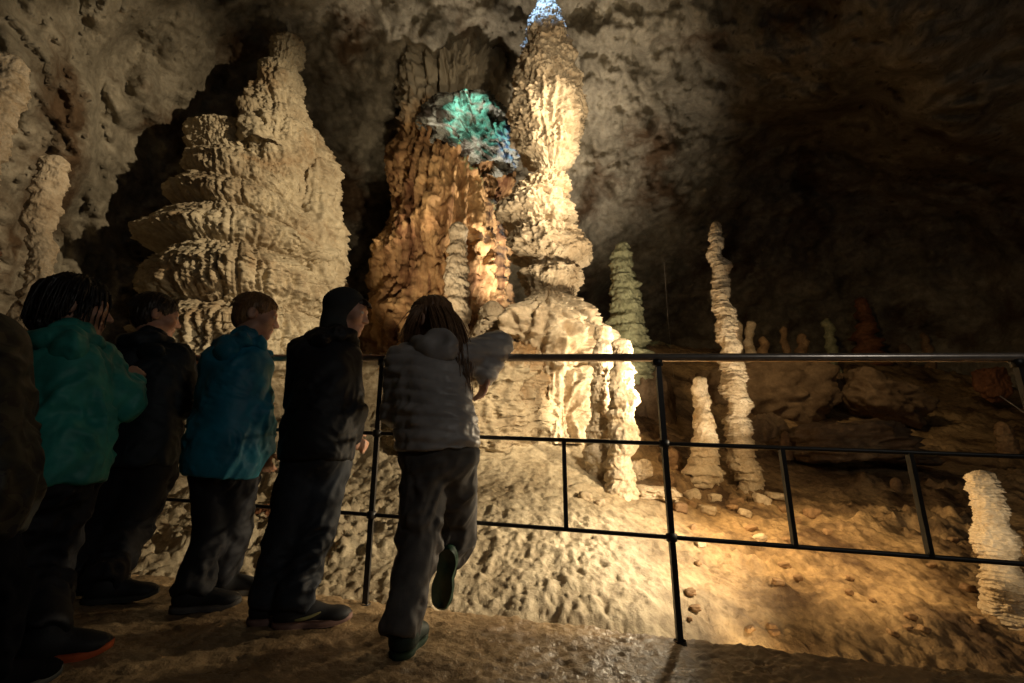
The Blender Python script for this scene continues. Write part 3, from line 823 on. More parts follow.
# ------------------------------------------------------------------ people
class Field:
    def __init__(s, lo, hi, h):
        s.h = h; s.lo = np.asarray(lo, float)
        s.n = np.ceil((np.asarray(hi, float) - s.lo) / h).astype(int) + 1
        s.f = np.full(s.n, 1.0, dtype=np.float32)
    def _sl(s, lo, hi):
        a = np.maximum(np.floor((np.asarray(lo) - s.lo) / s.h).astype(int), 0)
        b = np.minimum(np.ceil((np.asarray(hi) - s.lo) / s.h).astype(int) + 1, s.n)
        if (b <= a).any(): return None, None
        g = np.meshgrid(*[(s.lo[i] + s.h * np.arange(a[i], b[i])).astype(np.float32) for i in range(3)], indexing='ij')
        return (slice(a[0], b[0]), slice(a[1], b[1]), slice(a[2], b[2])), g
    def _add(s, sl, d, k, op):
        cur = s.f[sl]
        if op == 'sub':
            d = -d
            hh = np.clip(0.5 - 0.5 * (d - cur) / k, 0, 1) * 0 + np.clip(0.5 + 0.5 * (d - cur) / k, 0, 1)
            s.f[sl] = cur * (1 - hh) + d * hh + k * hh * (1 - hh)
        else:
            hh = np.clip(0.5 + 0.5 * (cur - d) / k, 0, 1)
            s.f[sl] = cur * (1 - hh) + d * hh - k * hh * (1 - hh)
    def cone(s, a, b, ra, rb, k=0.02, op='add'):
        a = np.asarray(a, float); b = np.asarray(b, float)
        m = max(ra, rb) + k + 3 * s.h
        sl, g = s._sl(np.minimum(a, b) - m, np.maximum(a, b) + m)
        if sl is None: return s
        ab = b - a; L2 = float(ab @ ab) + 1e-9
        t = np.clip(((g[0] - a[0]) * ab[0] + (g[1] - a[1]) * ab[1] + (g[2] - a[2]) * ab[2]) / L2, 0, 1)
        d = np.sqrt((g[0] - a[0] - t * ab[0]) ** 2 + (g[1] - a[1] - t * ab[1]) ** 2 + (g[2] - a[2] - t * ab[2]) ** 2) - (ra + (rb - ra) * t)
        s._add(sl, d, k, op); return s
    def chain(s, pts, rad, k=0.02):
        for i in range(len(pts) - 1):
            s.cone(pts[i], pts[i + 1], rad[i], rad[i + 1], k)
        return s
    def ell(s, c, axes, rad, k=0.02, op='add'):
        c = np.asarray(c, float); A = np.asarray(axes, float); r = np.asarray(rad, float)
        ext = np.sqrt(((A * r[:, None]) ** 2).sum(0)) + k + 3 * s.h
        sl, g = s._sl(c - ext, c + ext)
        if sl is None: return s
        q = [(g[0] - c[0]) * A[i][0] + (g[1] - c[1]) * A[i][1] + (g[2] - c[2]) * A[i][2] for i in range(3)]
        k0 = np.sqrt(sum((q[i] / r[i]) ** 2 for i in range(3)))
        k1 = np.sqrt(sum((q[i] / r[i] ** 2) ** 2 for i in range(3))) + 1e-6
        d = k0 * (k0 - 1) / k1
        s._add(sl, d, k, op); return s
    def cut(s, p, n):
        """keep the side of the plane n points away from"""
        n = np.asarray(n, float); n = n / np.linalg.norm(n)
        g = np.meshgrid(*[(s.lo[i] + s.h * np.arange(s.n[i])).astype(np.float32) for i in range(3)], indexing='ij')
        d = (g[0] - p[0]) * n[0] + (g[1] - p[1]) * n[1] + (g[2] - p[2]) * n[2]
        s.f = np.maximum(s.f, d); return s
    def mesh(s):
        f = s.f; sg = f < 0
        n = np.array(f.shape)
        c = [sg[i:n[0] - 1 + i, j:n[1] - 1 + j, k:n[2] - 1 + k] for i in (0, 1) for j in (0, 1) for k in (0, 1)]
        anyc = c[0].copy(); allc = c[0].copy()
        for x in c[1:]: anyc |= x; allc &= x
        cells = np.argwhere(anyc & ~allc)
        off = [(i, j, k) for i in (0, 1) for j in (0, 1) for k in (0, 1)]
        acc = np.zeros((len(cells), 3)); cnt = np.zeros(len(cells))
        for a in off:
            for ax in range(3):
                if a[ax] == 0:
                    b = list(a); b[ax] = 1
                    fa = f[tuple((cells + a).T)]; fb = f[tuple((cells + b).T)]
                    m = (fa < 0) != (fb < 0)
                    t = np.where(m, fa / np.where(m, fa - fb, 1), 0)
                    pos = np.array(a, float)[None] + t[:, None] * (np.array(b, float) - np.array(a, float))[None]
                    acc += np.where(m[:, None], pos, 0); cnt += m
        v = s.lo + s.h * (cells + acc / cnt[:, None])
        ids = np.full(n - 1, -1, dtype=np.int64); ids[tuple(cells.T)] = np.arange(len(cells))
        Q = []
        for ax in range(3):
            u, w = [(1, 2), (2, 0), (0, 1)][ax]
            sl0 = [slice(1, -1)] * 3; sl1 = [slice(1, -1)] * 3
            sl0[ax] = slice(0, -1); sl1[ax] = slice(1, None)
            s0, s1 = sg[tuple(sl0)], sg[tuple(sl1)]
            e = np.argwhere(s0 != s1)
            if not len(e): continue
            o = np.ones(3, int); o[ax] = 0
            e = e + o
            inside = sg[tuple(e.T)]
            du = np.zeros(3, int); du[u] = 1; dw = np.zeros(3, int); dw[w] = 1
            q = np.stack([ids[tuple((e - du - dw).T)], ids[tuple((e - dw).T)], ids[tuple(e.T)], ids[tuple((e - du).T)]], -1)
            q[~inside] = q[~inside][:, ::-1]
            Q.append(q)
        Q = np.vstack(Q); Q = Q[(Q >= 0).all(1)]
        return v, Q
def smooth_mesh(v, q, it=1):
    for _ in range(it):
        s = np.zeros_like(v); c = np.zeros(len(v))
        for a in range(4):
            for b in (1, 3):
                np.add.at(s, q[:, a], v[q[:, (a + b) % 4]]); np.add.at(c, q[:, a], 1)
        v = 0.5 * v + 0.5 * s / c[:, None]
    return v
def unit(v):
    v = np.asarray(v, float); return v / np.linalg.norm(v)
def frame(fwd, up=(0, 0, 1)):
    f = unit(fwd); s = unit(np.cross(f, up)); u = np.cross(s, f)
    return s, f, u
def folds(v, q, amp, dirv, stretch=3.5, freq=9, seed=0, fine=0.35):
    """cloth folds: ridges running along dirv"""
    d = unit(dirv)
    nrm = vnormals(v, q)
    al = (v @ d)[:, None] * d
    p = (v - al) + al / stretch
    n = perlin(p * freq + seed * 5.5 + 0.6 * fbm(v * 4, 2, seed=seed + 2)[:, None], seed)
    r = np.sqrt(n * n + 0.004) * -2.0 + 0.6
    m = np.clip(0.35 + 1.6 * fbm(v * 3.5 + seed, 2, seed=seed + 9), 0.0, 1.2)
    r2 = fbm(v * 18 + seed, 2, 0.5, seed=seed + 5)
    n2 = perlin(p * freq * 2.1 + seed * 2.5 + 0.5 * fbm(v * 5, 2, seed=seed + 3)[:, None], seed + 6)
    r3 = 0.45 - np.sqrt(n2 * n2 + 0.001) * 2.2
    return v + nrm * (amp * m * r + 0.34 * amp * m * r3 + amp * fine * 0.22 * r2)[:, None]
def field_for(pts, pad, h):
    a = np.array(pts, float)
    return Field(a.min(0) - pad, a.max(0) + pad, h)

def add_head(F, c, fwd, up, sc, neck_base):
    s, f, u = frame(fwd, up); A = [s, f, u]
    def L(a, b, d): return c + sc * (a * s + b * f + d * u)
    F.ell(L(0, -0.012, 0.022), A, np.array([.072, .090, .080]) * sc, 0.01)
    F.ell(L(0, 0.028, -0.032), A, np.array([.056, .060, .078]) * sc, 0.03)
    F.cone(L(0, .066, -.092), L(0, .05, -.088), .017 * sc, .026 * sc, 0.025)
    F.cone(L(-.04, .01, -.075), L(0, .06, -.094), .020 * sc, .017 * sc, 0.025)
    F.cone(L(.04, .01, -.075), L(0, .06, -.094), .020 * sc, .017 * sc, 0.025)
    F.cone(L(0, .080, .004), L(0, .102, -.030), .008 * sc, .0115 * sc, 0.010)
    F.ell(L(.011, .092, -.034), A, np.array([.009, .010, .008]) * sc, 0.006)
    F.ell(L(-.011, .092, -.034), A, np.array([.009, .010, .008]) * sc, 0.006)
    F.cone(L(-.034, .072, .022), L(.034, .072, .022), .012 * sc, .012 * sc, 0.014)
    for e in (-1, 1):
        F.ell(L(.031 * e, .084, .004), A, np.array([.015, .014, .010]) * sc, 0.008, 'sub')
        F.ell(L(.030 * e, .073, .003), A, np.array([.013, .013, .012]) * sc, 0.004)
        F.ell(L(.042 * e, .060, -.028), A, np.array([.020, .022, .020]) * sc, 0.02)
        F.ell(L(.073 * e, -.008, -.012), [unit(s + .25 * f * e), f, u], np.array([.010, .021, .032]) * sc, 0.008)
        F.ell(L(.082 * e, -.004, -.008), A, np.array([.006, .010, .017]) * sc, 0.005, 'sub')
    F.ell(L(0, .086, -.056), A, np.array([.021, .010, .0065]) * sc, 0.006)
    F.ell(L(0, .083, -.069), A, np.array([.018, .010, .0075]) * sc, 0.006)
    F.cone(L(0, -.022, -.06), neck_base, .045 * sc, .052 * sc, 0.03)

def add_hand(F, wrist, d, palm_n, thumb_side, sc=1.0, curl=0.5):
    d = unit(d); n = unit(np.asarray(palm_n) - (np.asarray(palm_n) @ d) * d); sd = np.cross(d, n) * thumb_side
    k = 0.006
    F.cone(wrist - d * .03, wrist + d * .015, .022 * sc, .020 * sc, 0.012)
    pc = wrist + d * .040 * sc
    F.ell(pc, [d, sd, n], np.array([.042, .034, .014]) * sc, 0.012)
    for i, (o, ln) in enumerate(((.024, .060), (.008, .068), (-.009, .062), (-.025, .048))):
        a = wrist + d * .068 * sc + sd * o * sc
        c1, c2 = curl * 0.8, curl * 1.7
        b = a + (d * math.cos(c1) + n * math.sin(c1)) * ln * .5 * sc
        e = b + (d * math.cos(c2) + n * math.sin(c2)) * ln * .5 * sc
        F.cone(a, b, .0088 * sc, .0078 * sc, k); F.cone(b, e, .0078 * sc, .0064 * sc, k)
    a = wrist + d * .02 * sc + sd * .026 * sc
    b = a + (d * .6 + sd * .7 + n * .3) * .032 * sc
    e = b + (d * .85 + sd * .15 + n * .4) * .028 * sc
    F.cone(a, b, .0115 * sc, .0095 * sc, 0.010); F.cone(b, e, .0095 * sc, .0075 * sc, k)

def build_shoe(root, heel, toe, up, sc, mats, accents=None):
    heel = np.asarray(heel, float); toe = np.asarray(toe, float)
    d = unit(toe - heel); u = unit(np.asarray(up) - (np.asarray(up) @ d) * d); w = np.cross(d, u)
    Ln = np.linalg.norm(toe - heel)
    a = heel + d * .035; b = toe - d * .036
    F = field_for([heel, toe, heel + u * .12, toe + u * .1], 0.07, 0.005)
    F.ell(heel + d * .042 + u * .045, [d, w, u], (.042, .036, .045), 0.03)
    F.ell(heel + d * .42 * Ln + u * .040, [d, w, u], (.075, .037, .042), 0.03)
    F.ell(toe - d * .052 + u * .030, [d, w, u], (.054, .043, .030), 0.03)
    F.cone(heel + d * .055 + u * .06, heel + d * .06 + u * .095, .040, .040, 0.03)
    F.cut(heel + u * .016, -u)
    v, q = F.mesh(); v = smooth_mesh(v, q, 1)
    shoe = mesh_from("shoe", v, q, mats[0], loc=heel, parent=root)
    # sole: a waisted slab under the upper
    n = 40; ring = []
    for k in range(n):
        t = k / n * 2 * math.pi
        l = 0.5 - 0.5 * math.cos(t)
        wd = (.034 + .010 * math.sin(math.pi * min(1, l * 1.15)) - .012 * math.exp(-((l - .42) / .14) ** 2) + .004 * l)
        wd *= min(1, math.sqrt(max(0, 1 - (2 * l - 1) ** 6)) + 0.0)
        ring.append((l * (Ln + .008) - .004, wd * (1 if math.sin(t) >= 0 else -1)))
    V = []
    for h, g, lift in ((0.0, .93, 1), (.004, 1.0, 1), (.016, 1.03, 1), (.024, .99, 1)):
        for l, ww in ring:
            tl = 0.012 * max(0, (l / Ln - .7) / .3) ** 2
            V.append(heel + d * (Ln / 2 + (l - Ln / 2) * (g if g < 1 else 1)) + w * ww * g + u * (h + tl))
    V = np.array(V); Q = grid_quads(4, n, True)
    V = np.vstack([V, V[:n].mean(0)[None] , V[3 * n:4 * n].mean(0)[None]])
    half = n // 2
    caps = []
    for base, flip in ((0, False), (3 * n, True)):
        for k in range(half):
            i, j2 = k, k + 1
            qd = (base + i, base + j2, base + (n - j2) % n, base + (n - i) % n)
            if len(set(qd)) == 4: caps.append(qd if not flip else qd[::-1])
    Q = np.vstack([Q, np.array(caps)])
    mesh_from("sole", V[:-2], Q, mats[1], loc=heel, parent=shoe)
    if accents:
        for nm, mat, l0, l1, h0, h1, side in accents:
            pts = []
            for t in np.linspace(0, 1, 8):
                l = l0 + (l1 - l0) * t
                hgt = h0 + (h1 - h0) * t ** 1.6
                # push the strip out to the shoe's side surface
                pts.append(heel + d * l * Ln + u * hgt + w * side * (.040 + .004 * math.sin(t * 3)))
            vv, qq = tube(pts, [.003, .005, .006, .006, .0055, .005, .004, .002], 6)
            mesh_from(nm, vv, qq, mat, loc=heel, parent=shoe)
    return shoe

def add_hair_cap(F, c, fwd, up, sc, grow=0.012, low=-0.05, front=0.062):
    s, f, u = frame(fwd, up); A = [s, f, u]
    F.ell(c + sc * (-0.016 * f + 0.026 * u), A, np.array([.072 + grow, .090 + grow, .080 + grow]) * sc, 0.01)
    F.ell(c + sc * (-0.045 * f - 0.03 * u), A, np.array([.062 + grow * .7, .052 + grow * .6, .062]) * sc, 0.02)
    # open the face and clear the ears
    F.ell(c + sc * (0.105 * f - 0.035 * u), A, np.array([.090, .085, .085]) * sc, 0.012, 'sub')
    for e in (-1, 1):
        F.ell(c + sc * (.085 * e * s + .012 * f - .028 * u), A, np.array([.022, .024, .032]) * sc, 0.008, 'sub')
    return s, f, u

def strands(paths, r, seg=5):
    V, Q, o = [], [], 0
    for p in paths:
        n = len(p)
        rr_ = [r * (1 - 0.75 * (i / (n - 1)) ** 3) for i in range(n)]
        v, q = tube(p, rr_, seg)
        V.append(v); Q.append(q + o); o += len(v)
    return np.vstack(V), np.vstack(Q)

def person(label, sp):
    J = {k: np.asarray(v, float) for k, v in sp['joints'].items()}
    sc = sp.get('sc', 1.0)
    feet = (J['heel_l'] + J['heel_r']) / 2
    root = empty("person", (feet[0], feet[1], floor_z(feet[0])))
    tag(root, label, "person", "children at the railing")
    body_f = unit(sp['body_fwd']); bs = unit(np.cross(body_f, (0, 0, 1)))
    hf, hu = sp['head_fwd'], sp.get('head_up', (0, 0, 1))
    hc = J['head']; nb = J['neck']
    # body
    allp = [v for v in J.values()]
    F = field_for(allp, 0.16, 0.0048)
    add_head(F, hc, hf, hu, sc, nb)
    ch, pe = J['chest'], J['pelvis']
    F.ell(ch, [bs, body_f, np.array([0, 0, 1.])], (.125 * sc, .085 * sc, .15 * sc), 0.04)
    F.cone(nb, ch, .05 * sc, .085 * sc, 0.05)
    F.cone(ch, pe, .09 * sc, .085 * sc, 0.05)
    for S_ in ('l', 'r'):
        sh, el, wr = J['shoulder_' + S_], J['elbow_' + S_], J['wrist_' + S_]
        F.chain([sh, el, wr], [.042 * sc, .034 * sc, .023 * sc], 0.025)
        F.cone(ch, sh, .07 * sc, .045 * sc, 0.04)
        hd = sp.get('hand_dir_' + S_, wr - el)
        add_hand(F, wr, hd, sp.get('palm_' + S_, (0, 1, -.3)), sp.get('thumb_' + S_, 1), sp.get('hand_sc', 0.92), sp.get('curl_' + S_, 0.45))
        hp, kn, an = J['hip_' + S_], J['knee_' + S_], J['ankle_' + S_]
        F.cone(pe, hp, .075 * sc, .056 * sc, 0.04)
        F.chain([hp, kn, an], [.054 * sc, .036 * sc, .026 * sc], 0.025)
        F.cone(an, J['heel_' + S_] + .35 * (J['toe_' + S_] - J['heel_' + S_]) + unit(an - J['heel_' + S_]) * .045, .030, .026, .02)
        F.cone(J['heel_' + S_] + .2 * (J['toe_' + S_] - J['heel_' + S_]) + unit(an - J['heel_' + S_]) * .045,
               J['heel_' + S_] + .8 * (J['toe_' + S_] - J['heel_' + S_]) + unit(an - J['heel_' + S_]) * .035, .026, .02, .02)
    v, q = F.mesh(); v = smooth_mesh(v, q, 1)
    mesh_from("body", v, q, M['skin'], loc=pe, parent=root)
    s, f, u = frame(hf, hu)
    for e in (-1, 1):
        c = hc + sc * (.030 * e * s + .0755 * f + .003 * u)
        E = Field(c - .02, c + .02, .0025); E.ell(c, [s, f, u], np.array([.012, .012, .0105]) * sc, .002)
        vv, qq = E.mesh()
        mesh_from("eye", vv, qq, M['eye'], loc=c, parent=root)
    # trousers
    tr = sp['trouser_r']
    T = field_for([J[k] for k in ('pelvis', 'hip_l', 'hip_r', 'knee_l', 'knee_r', 'ankle_l', 'ankle_r')], 0.17, 0.006)
    T.ell(pe + np.array([0, 0, -.01]), [bs, body_f, np.array([0, 0, 1.])], (.15 * sc, .12 * sc, .13 * sc), 0.04)
    for S_ in ('l', 'r'):
        hp, kn, an = J['hip_' + S_], J['knee_' + S_], J['ankle_' + S_]
        low = an + unit(an - kn) * .012
        T.cone(hp, kn, tr[0], tr[1], 0.025); T.cone(kn, low, tr[1], tr[2], 0.02)
    for S_ in ('l', 'r'):
        kn, an = J['knee_' + S_], J['ankle_' + S_]; dd = unit(an - kn)
        T.cone(an + dd * .122, an + dd * .125, .09, .09, .006, 'sub')
    v, q = T.mesh()
    v = folds(v, q, 1.5 * sp.get('trouser_fold', 0.016), (0.9, .2, .45), 2.2, 12, sp['seed'])
    v = folds(v, q, 0.012, (0.35, .1, 1), 3, 17, sp['seed'] + 4); v = smooth_mesh(v, q, 1)
    mesh_from("trousers", v, q, M[sp['trouser_mat']], loc=pe, parent=root)
    # shoes
    for S_ in ('l', 'r'):
        build_shoe(root, J['heel_' + S_], J['toe_' + S_], sp.get('shoe_up_' + S_, (0, 0, 1)), sc, [M[m] for m in sp['shoe_mats']], sp.get('accents'))
    # jacket
    jr = sp['jacket']
    K = field_for([J[k] for k in ('chest', 'pelvis', 'shoulder_l', 'shoulder_r', 'elbow_l', 'elbow_r', 'wrist_l', 'wrist_r', 'neck')], 0.22, 0.006)
    up = np.array([0, 0, 1.])
    K.ell(ch, [bs, body_f, up], (jr['chest'][0], jr['chest'][1], .20 * sc), 0.05)
    mid = (ch + pe) / 2
    K.ell(mid, [bs, body_f, up], (jr['waist'][0], jr['waist'][1], .19 * sc), 0.05)
    K.ell(pe + up * .0, [bs, body_f, up], (jr['hem_r'][0], jr['hem_r'][1], .20 * sc), 0.05)
    K.cone(nb + up * .03, ch + up * .06, .066 * sc, .10 * sc, 0.04)
    for S_ in ('l', 'r'):
        sh, el, wr = J['shoulder_' + S_], J['elbow_' + S_], J['wrist_' + S_]
        a = jr['arm']
        K.cone(ch + up * .06, sh, .085 * sc, a[0], 0.05)
        K.cone(sh, el, a[0], a[1], 0.03); K.cone(el, wr - unit(wr - el) * .01, a[1], a[2], 0.025)
    hem = pe + up * jr['hem_dz']
    # cut hem only around the torso, sleeves hang lower where they do
    g = np.meshgrid(*[(K.lo[i] + K.h * np.arange(K.n[i])).astype(np.float32) for i in range(3)], indexing='ij')
    tl = jr.get('hem_tilt', (0, 0))
    d = hem[2] - g[2] + tl[0] * (g[0] - hem[0]) + tl[1] * (g[1] - hem[1])
    K.f = np.maximum(K.f, d)
    for S_ in ('l', 'r'):
        sh, el, wr = J['shoulder_' + S_], J['elbow_' + S_], J['wrist_' + S_]
        if min(el[2], wr[2]) < hem[2] + .06:
            a = jr['arm']
            K.cone(sh, el, a[0], a[1], 0.02); K.cone(el, wr - unit(wr - el) * .01, a[1], a[2], 0.02)
    v, q = K.mesh()
    v = folds(v, q, 1.25 * jr.get('fold', 0.018), jr.get('fold_dir', (.5, .1, 1)), 3.0, 11, sp['seed'] + 20)
    v = folds(v, q, jr.get('fold', 0.018) * .38, jr.get('fold_dir2', (1, .2, -.5)), 2.5, 19, sp['seed'] + 24)
    if jr.get('quilt'):
        nrm = vnormals(v, q)
        zc = v[:, 2] + .12 * (v[:, 0] - ch[0]) + .008 * fbm(v * 8, 2, seed=3)
        ph = zc / jr['quilt']; d = np.abs(ph - np.round(ph))
        v = v + nrm * (0.009 * (np.sqrt(np.clip(d * 2, 0, 1)) - .8))[:, None]
        v = v + nrm * (0.0022 * fbm(v * np.array([22, 22, 34]), 3, seed=8))[:, None]
    v = smooth_mesh(v, q, 1)
    jk = mesh_from("jacket", v, q, M[jr['mat']], loc=ch, parent=root)
    # hood
    for hd in sp.get('hoods', [sp['hood']] if sp.get('hood') else []):
        H = field_for([hc, nb, ch], 0.22, 0.0055)
        if hd['up']:
            A = [s, f, u]
            H.ell(hc + sc * (-.024 * f + .022 * u), A, np.array([.092, .102, .098]) * sc, 0.02)
            H.ell(hc + sc * (-.032 * f - .06 * u), A, np.array([.070, .074, .08]) * sc, 0.03)
            H.cone(hc + sc * (-.03 * f - .07 * u), nb - up * .03, .066 * sc, .085 * sc, 0.04)
            H.ell(hc + sc * (0.112 * f - 0.03 * u), A, np.array([.074, .098, .090]) * sc, 0.015, 'sub')
            H.ell(hc + sc * (0.06 * f - 0.02 * u), A, np.array([.060, .07, .086]) * sc, 0.015, 'sub')
            v, q = H.mesh()
            v = folds(v, q, 0.012, u + .3 * f, 3.5, 12, sp['seed'] + 40); v = smooth_mesh(v, q, 1)
        else:
            c0 = np.asarray(hd['at'], float)
            rx, ry, rz = hd['r']
            H.ell(c0 - up * .1 * rz, [bs, body_f, up], (rx, ry * .85, rz), 0.03)
            ring = [nb + bs * sg * a * sc + body_f * b * sc + up * c for sg, a, b, c in
                    ((-1, .040, .080, -.02), (-1, .075, .035, .015), (-1, .080, -.03, .02), (-1, .045, -.085, .005), (1, 0, -.10, -.005),
                     (1, .045, -.085, .005), (1, .080, -.03, .02), (1, .075, .035, .015), (1, .040, .080, -.02))]
            H.chain(ring, [.020, .026, .030, .034, .036, .034, .030, .026, .020], 0.02)
            if hd.get('hollow'):
                H.ell(c0 + up * rz * .35 - body_f * ry * .75, [bs, body_f, up], (rx * .55, ry * .5, rz * .45), 0.02, 'sub')
            H.cone(hc + sc * (-.02 * f - .05 * u), nb - up * .02, .052 * sc, .056 * sc, .008, 'sub')
            v, q = H.mesh()
            v = folds(v, q, 0.022, bs + .4 * up, 2.6, 13, sp['seed'] + 41); v = smooth_mesh(v, q, 1)
        mesh_from("hood", v, q, M[hd['mat']], loc=nb, parent=jk)
    # hair
    hr = sp.get('hair')
    if hr:
        H = field_for([hc], 0.22, 0.0042)
        add_hair_cap(H, hc, hf, hu, sc, hr.get('grow', .012))
        for a, b, ra, rb in hr.get('locks', []):
            la = hc + sc * (a[0] * s + a[1] * f + a[2] * u); lb = hc + sc * (b[0] * s + b[1] * f + b[2] * u)
            H.cone(la, lb, ra * sc, rb * sc, 0.02)
        v, q = H.mesh()
        nrm = vnormals(v, q)
        loc = np.stack([(v - hc) @ s, (v - hc) @ f, (v - hc) @ u], -1)
        angc = np.arctan2(loc[:, 0], -loc[:, 1])
        g = fbm(np.stack([angc * 9, loc[:, 2] * 14, loc[:, 1] * 8], -1), 4, .6, seed=sp['seed'])
        v = v + nrm * (hr.get('disp', .006) * g)[:, None]
        ho = mesh_from("hair", v, q, M[hr['mat']], loc=hc, parent=root)
        if hr.get('strands'):
            paths = hr['strands'](hc, s, f, u, sc)
            vv, qq = strands(paths, hr.get('sr', .002))
            mesh_from("strand", vv, qq, M[hr['mat']], loc=hc, parent=ho)
    return root, J, (s, f, u)

def G(px, py, Y=None):
    """a point on the walkway seen at (px, py)"""
    d = DIR(px, py)
    t = EYE / (-d[2] - 0.043 * d[0])
    p = d * t
    return np.array([p[0], p[1], floor_z(p[0])])

def shortstrands(n, length, rng_seed, spread=1.0):
    def fn(c, s, f, u, sc):
        r = random.Random(rng_seed); out = []
        for _ in range(n):
            a = r.uniform(-math.pi, math.pi); e = math.asin(r.uniform(-.15, 1))
            d = s * math.cos(e) * math.sin(a) - f * math.cos(e) * math.cos(a) + u * math.sin(e)
            if d @ f > .55 and d @ u < .45: continue
            b = c + sc * (-.016 * f + .026 * u) + (s * (d @ s) * .080 + f * (d @ f) * .098 + u * (d @ u) * .088) * sc
            t = unit(-u * .8 + f * .25 * (1 if d @ f > 0 else -.3) + d * .35 + s * r.uniform(-.3, .3) * spread)
            L = length * r.uniform(.5, 1.2)
            out.append([b, b + d * .004 + t * L * .5, b + d * .004 + t * L - u * L * .15])
        return out
    return fn

UP = np.array([0, 0, 1.0])
# --- girl in the teal jacket
def kid_teal():
    hl, tl = G(-12, 668), None
    J = dict(head=P(77, 307, 1.66), neck=P(72, 347, 1.62), chest=P(62, 395, 1.60), pelvis=P(52, 470, 1.58),
             shoulder_l=P(28, 362, 1.56), elbow_l=P(22, 420, 1.62), wrist_l=P(50, 405, 1.80),
             shoulder_r=P(97, 362, 1.68), elbow_r=P(120, 398, 1.70), wrist_r=P(122, 378, 1.82),
             hip_l=P(34, 490, 1.56), hip_r=P(66, 490, 1.62), knee_l=P(18, 570, 1.58), knee_r=P(44, 570, 1.66))
    hl = G(-25, 668); hr_ = G(12, 668)
    fw = unit((0.85, .5, 0))
    J.update(heel_l=hl, toe_l=hl + fw * .21, heel_r=hr_, toe_r=hr_ + fw * .21,
             ankle_l=hl + fw * .05 + UP * .09, ankle_r=hr_ + fw * .05 + UP * .09)
    def braids(c, s, f, u, sc):
        r = random.Random(8); out = []
        for k in range(110):
            a = r.uniform(-2.4, 2.4)
            d = s * math.sin(a) - f * math.cos(a)
            b = c + sc * (-.016 * f + .04 * u) + (s * (d @ s) * .086 + f * (d @ f) * .10) * sc
            L = r.uniform(.09, .15)
            if abs(a) > 1.6: L *= .8
            out.append([b + u * .03, b + d * .012, b + d * .014 - u * L * .5 + s * r.uniform(-.01, .01), b + d * .008 - u * L + f * r.uniform(-.01, .01)])
        for k in range(5):
            b = c + s * (.062 - .012 * k * .5) * sc + f * (.03 + .014 * k) * sc + u * .06 * sc
            out.append([b, b + s * .012 + f * .012 - u * .05, b + s * .012 + f * .010 - u * .10, b + s * .006 + f * .012 - u * (.135 + .01 * (k % 2))])
        return out
    return person("girl in a teal hooded jacket with short dark braids, second from the left edge", dict(
        joints=J, sc=1.03, seed=1, body_fwd=(0.5, 0.87, 0), head_fwd=(0.80, .58, -.06), trouser_r=(.085, .068, .058), trouser_mat='dark_trousers',
        shoe_mats=('shoe', 'orange_trim'), jacket=dict(mat='teal', chest=(.165, .125), waist=(.165, .13), hem_r=(.175, .145), arm=(.066, .062, .048), hem_dz=-.055, hem_tilt=(.12, 0),
            fold=.034, fold_dir=(-1, -.2, -.75), fold_dir2=(.1, .1, 1)),
        hood=dict(up=False, at=P(66, 349, 1.56), r=(.115, .06, .080), mat='teal'),
        hair=dict(mat='hair_black', grow=.016, disp=.012, locks=[((0, -.05, -.03), (0, -.055, -.075), .065, .055), ((-.05, -.02, 0), (-.05, -.02, -.07), .04, .035)], strands=braids, sr=.0045),
        palm_r=(-.5, .3, -.5), curl_r=1.0, hand_dir_r=(.2, .6, .5)))
kid_teal()

# --- boy in the dark navy jacket
def kid_navy():
    h1 = G(82, 604); h2 = G(64, 596)
    fw = unit((0.93, .36, 0))
    J = dict(head=P(157, 315, 2.22), neck=P(150, 345, 2.20), chest=P(150, 385, 2.17), pelvis=P(140, 452, 2.15),
             shoulder_l=P(121, 358, 2.14), elbow_l=P(113, 410, 2.14), wrist_l=P(126, 440, 2.22),
             shoulder_r=P(177, 358, 2.2), elbow_r=P(187, 405, 2.2), wrist_r=P(196, 372, 2.32),
             hip_l=P(122, 470, 2.13), hip_r=P(152, 470, 2.17), knee_l=P(105, 530, 2.2), knee_r=P(130, 530, 2.18))
    J.update(heel_l=h2, toe_l=h2 + fw * .22, heel_r=h1, toe_r=h1 + fw * .24, ankle_l=h2 + fw * .05 + UP * .09, ankle_r=h1 + fw * .055 + UP * .09)
    return person("boy in a dark navy jacket with cropped dark hair beside the teal girl", dict(
        joints=J, sc=1.0, seed=2, body_fwd=(0.35, 0.93, 0), head_fwd=(0.72, .68, -.12), trouser_r=(.095, .080, .068), trouser_mat='dark_trousers',
        shoe_mats=('shoe', 'sole_dark'), jacket=dict(mat='navy', chest=(.17, .125), waist=(.17, .13), hem_r=(.165, .14), arm=(.066, .058, .046), hem_dz=-.06, fold=.02),
        hood=dict(up=False, at=P(148, 352, 2.11), r=(.11, .05, .05), mat='navy'),
        hair=dict(mat='hair_dark', grow=.010, disp=.004, strands=shortstrands(500, .022, 3), sr=.0014)))
kid_navy()

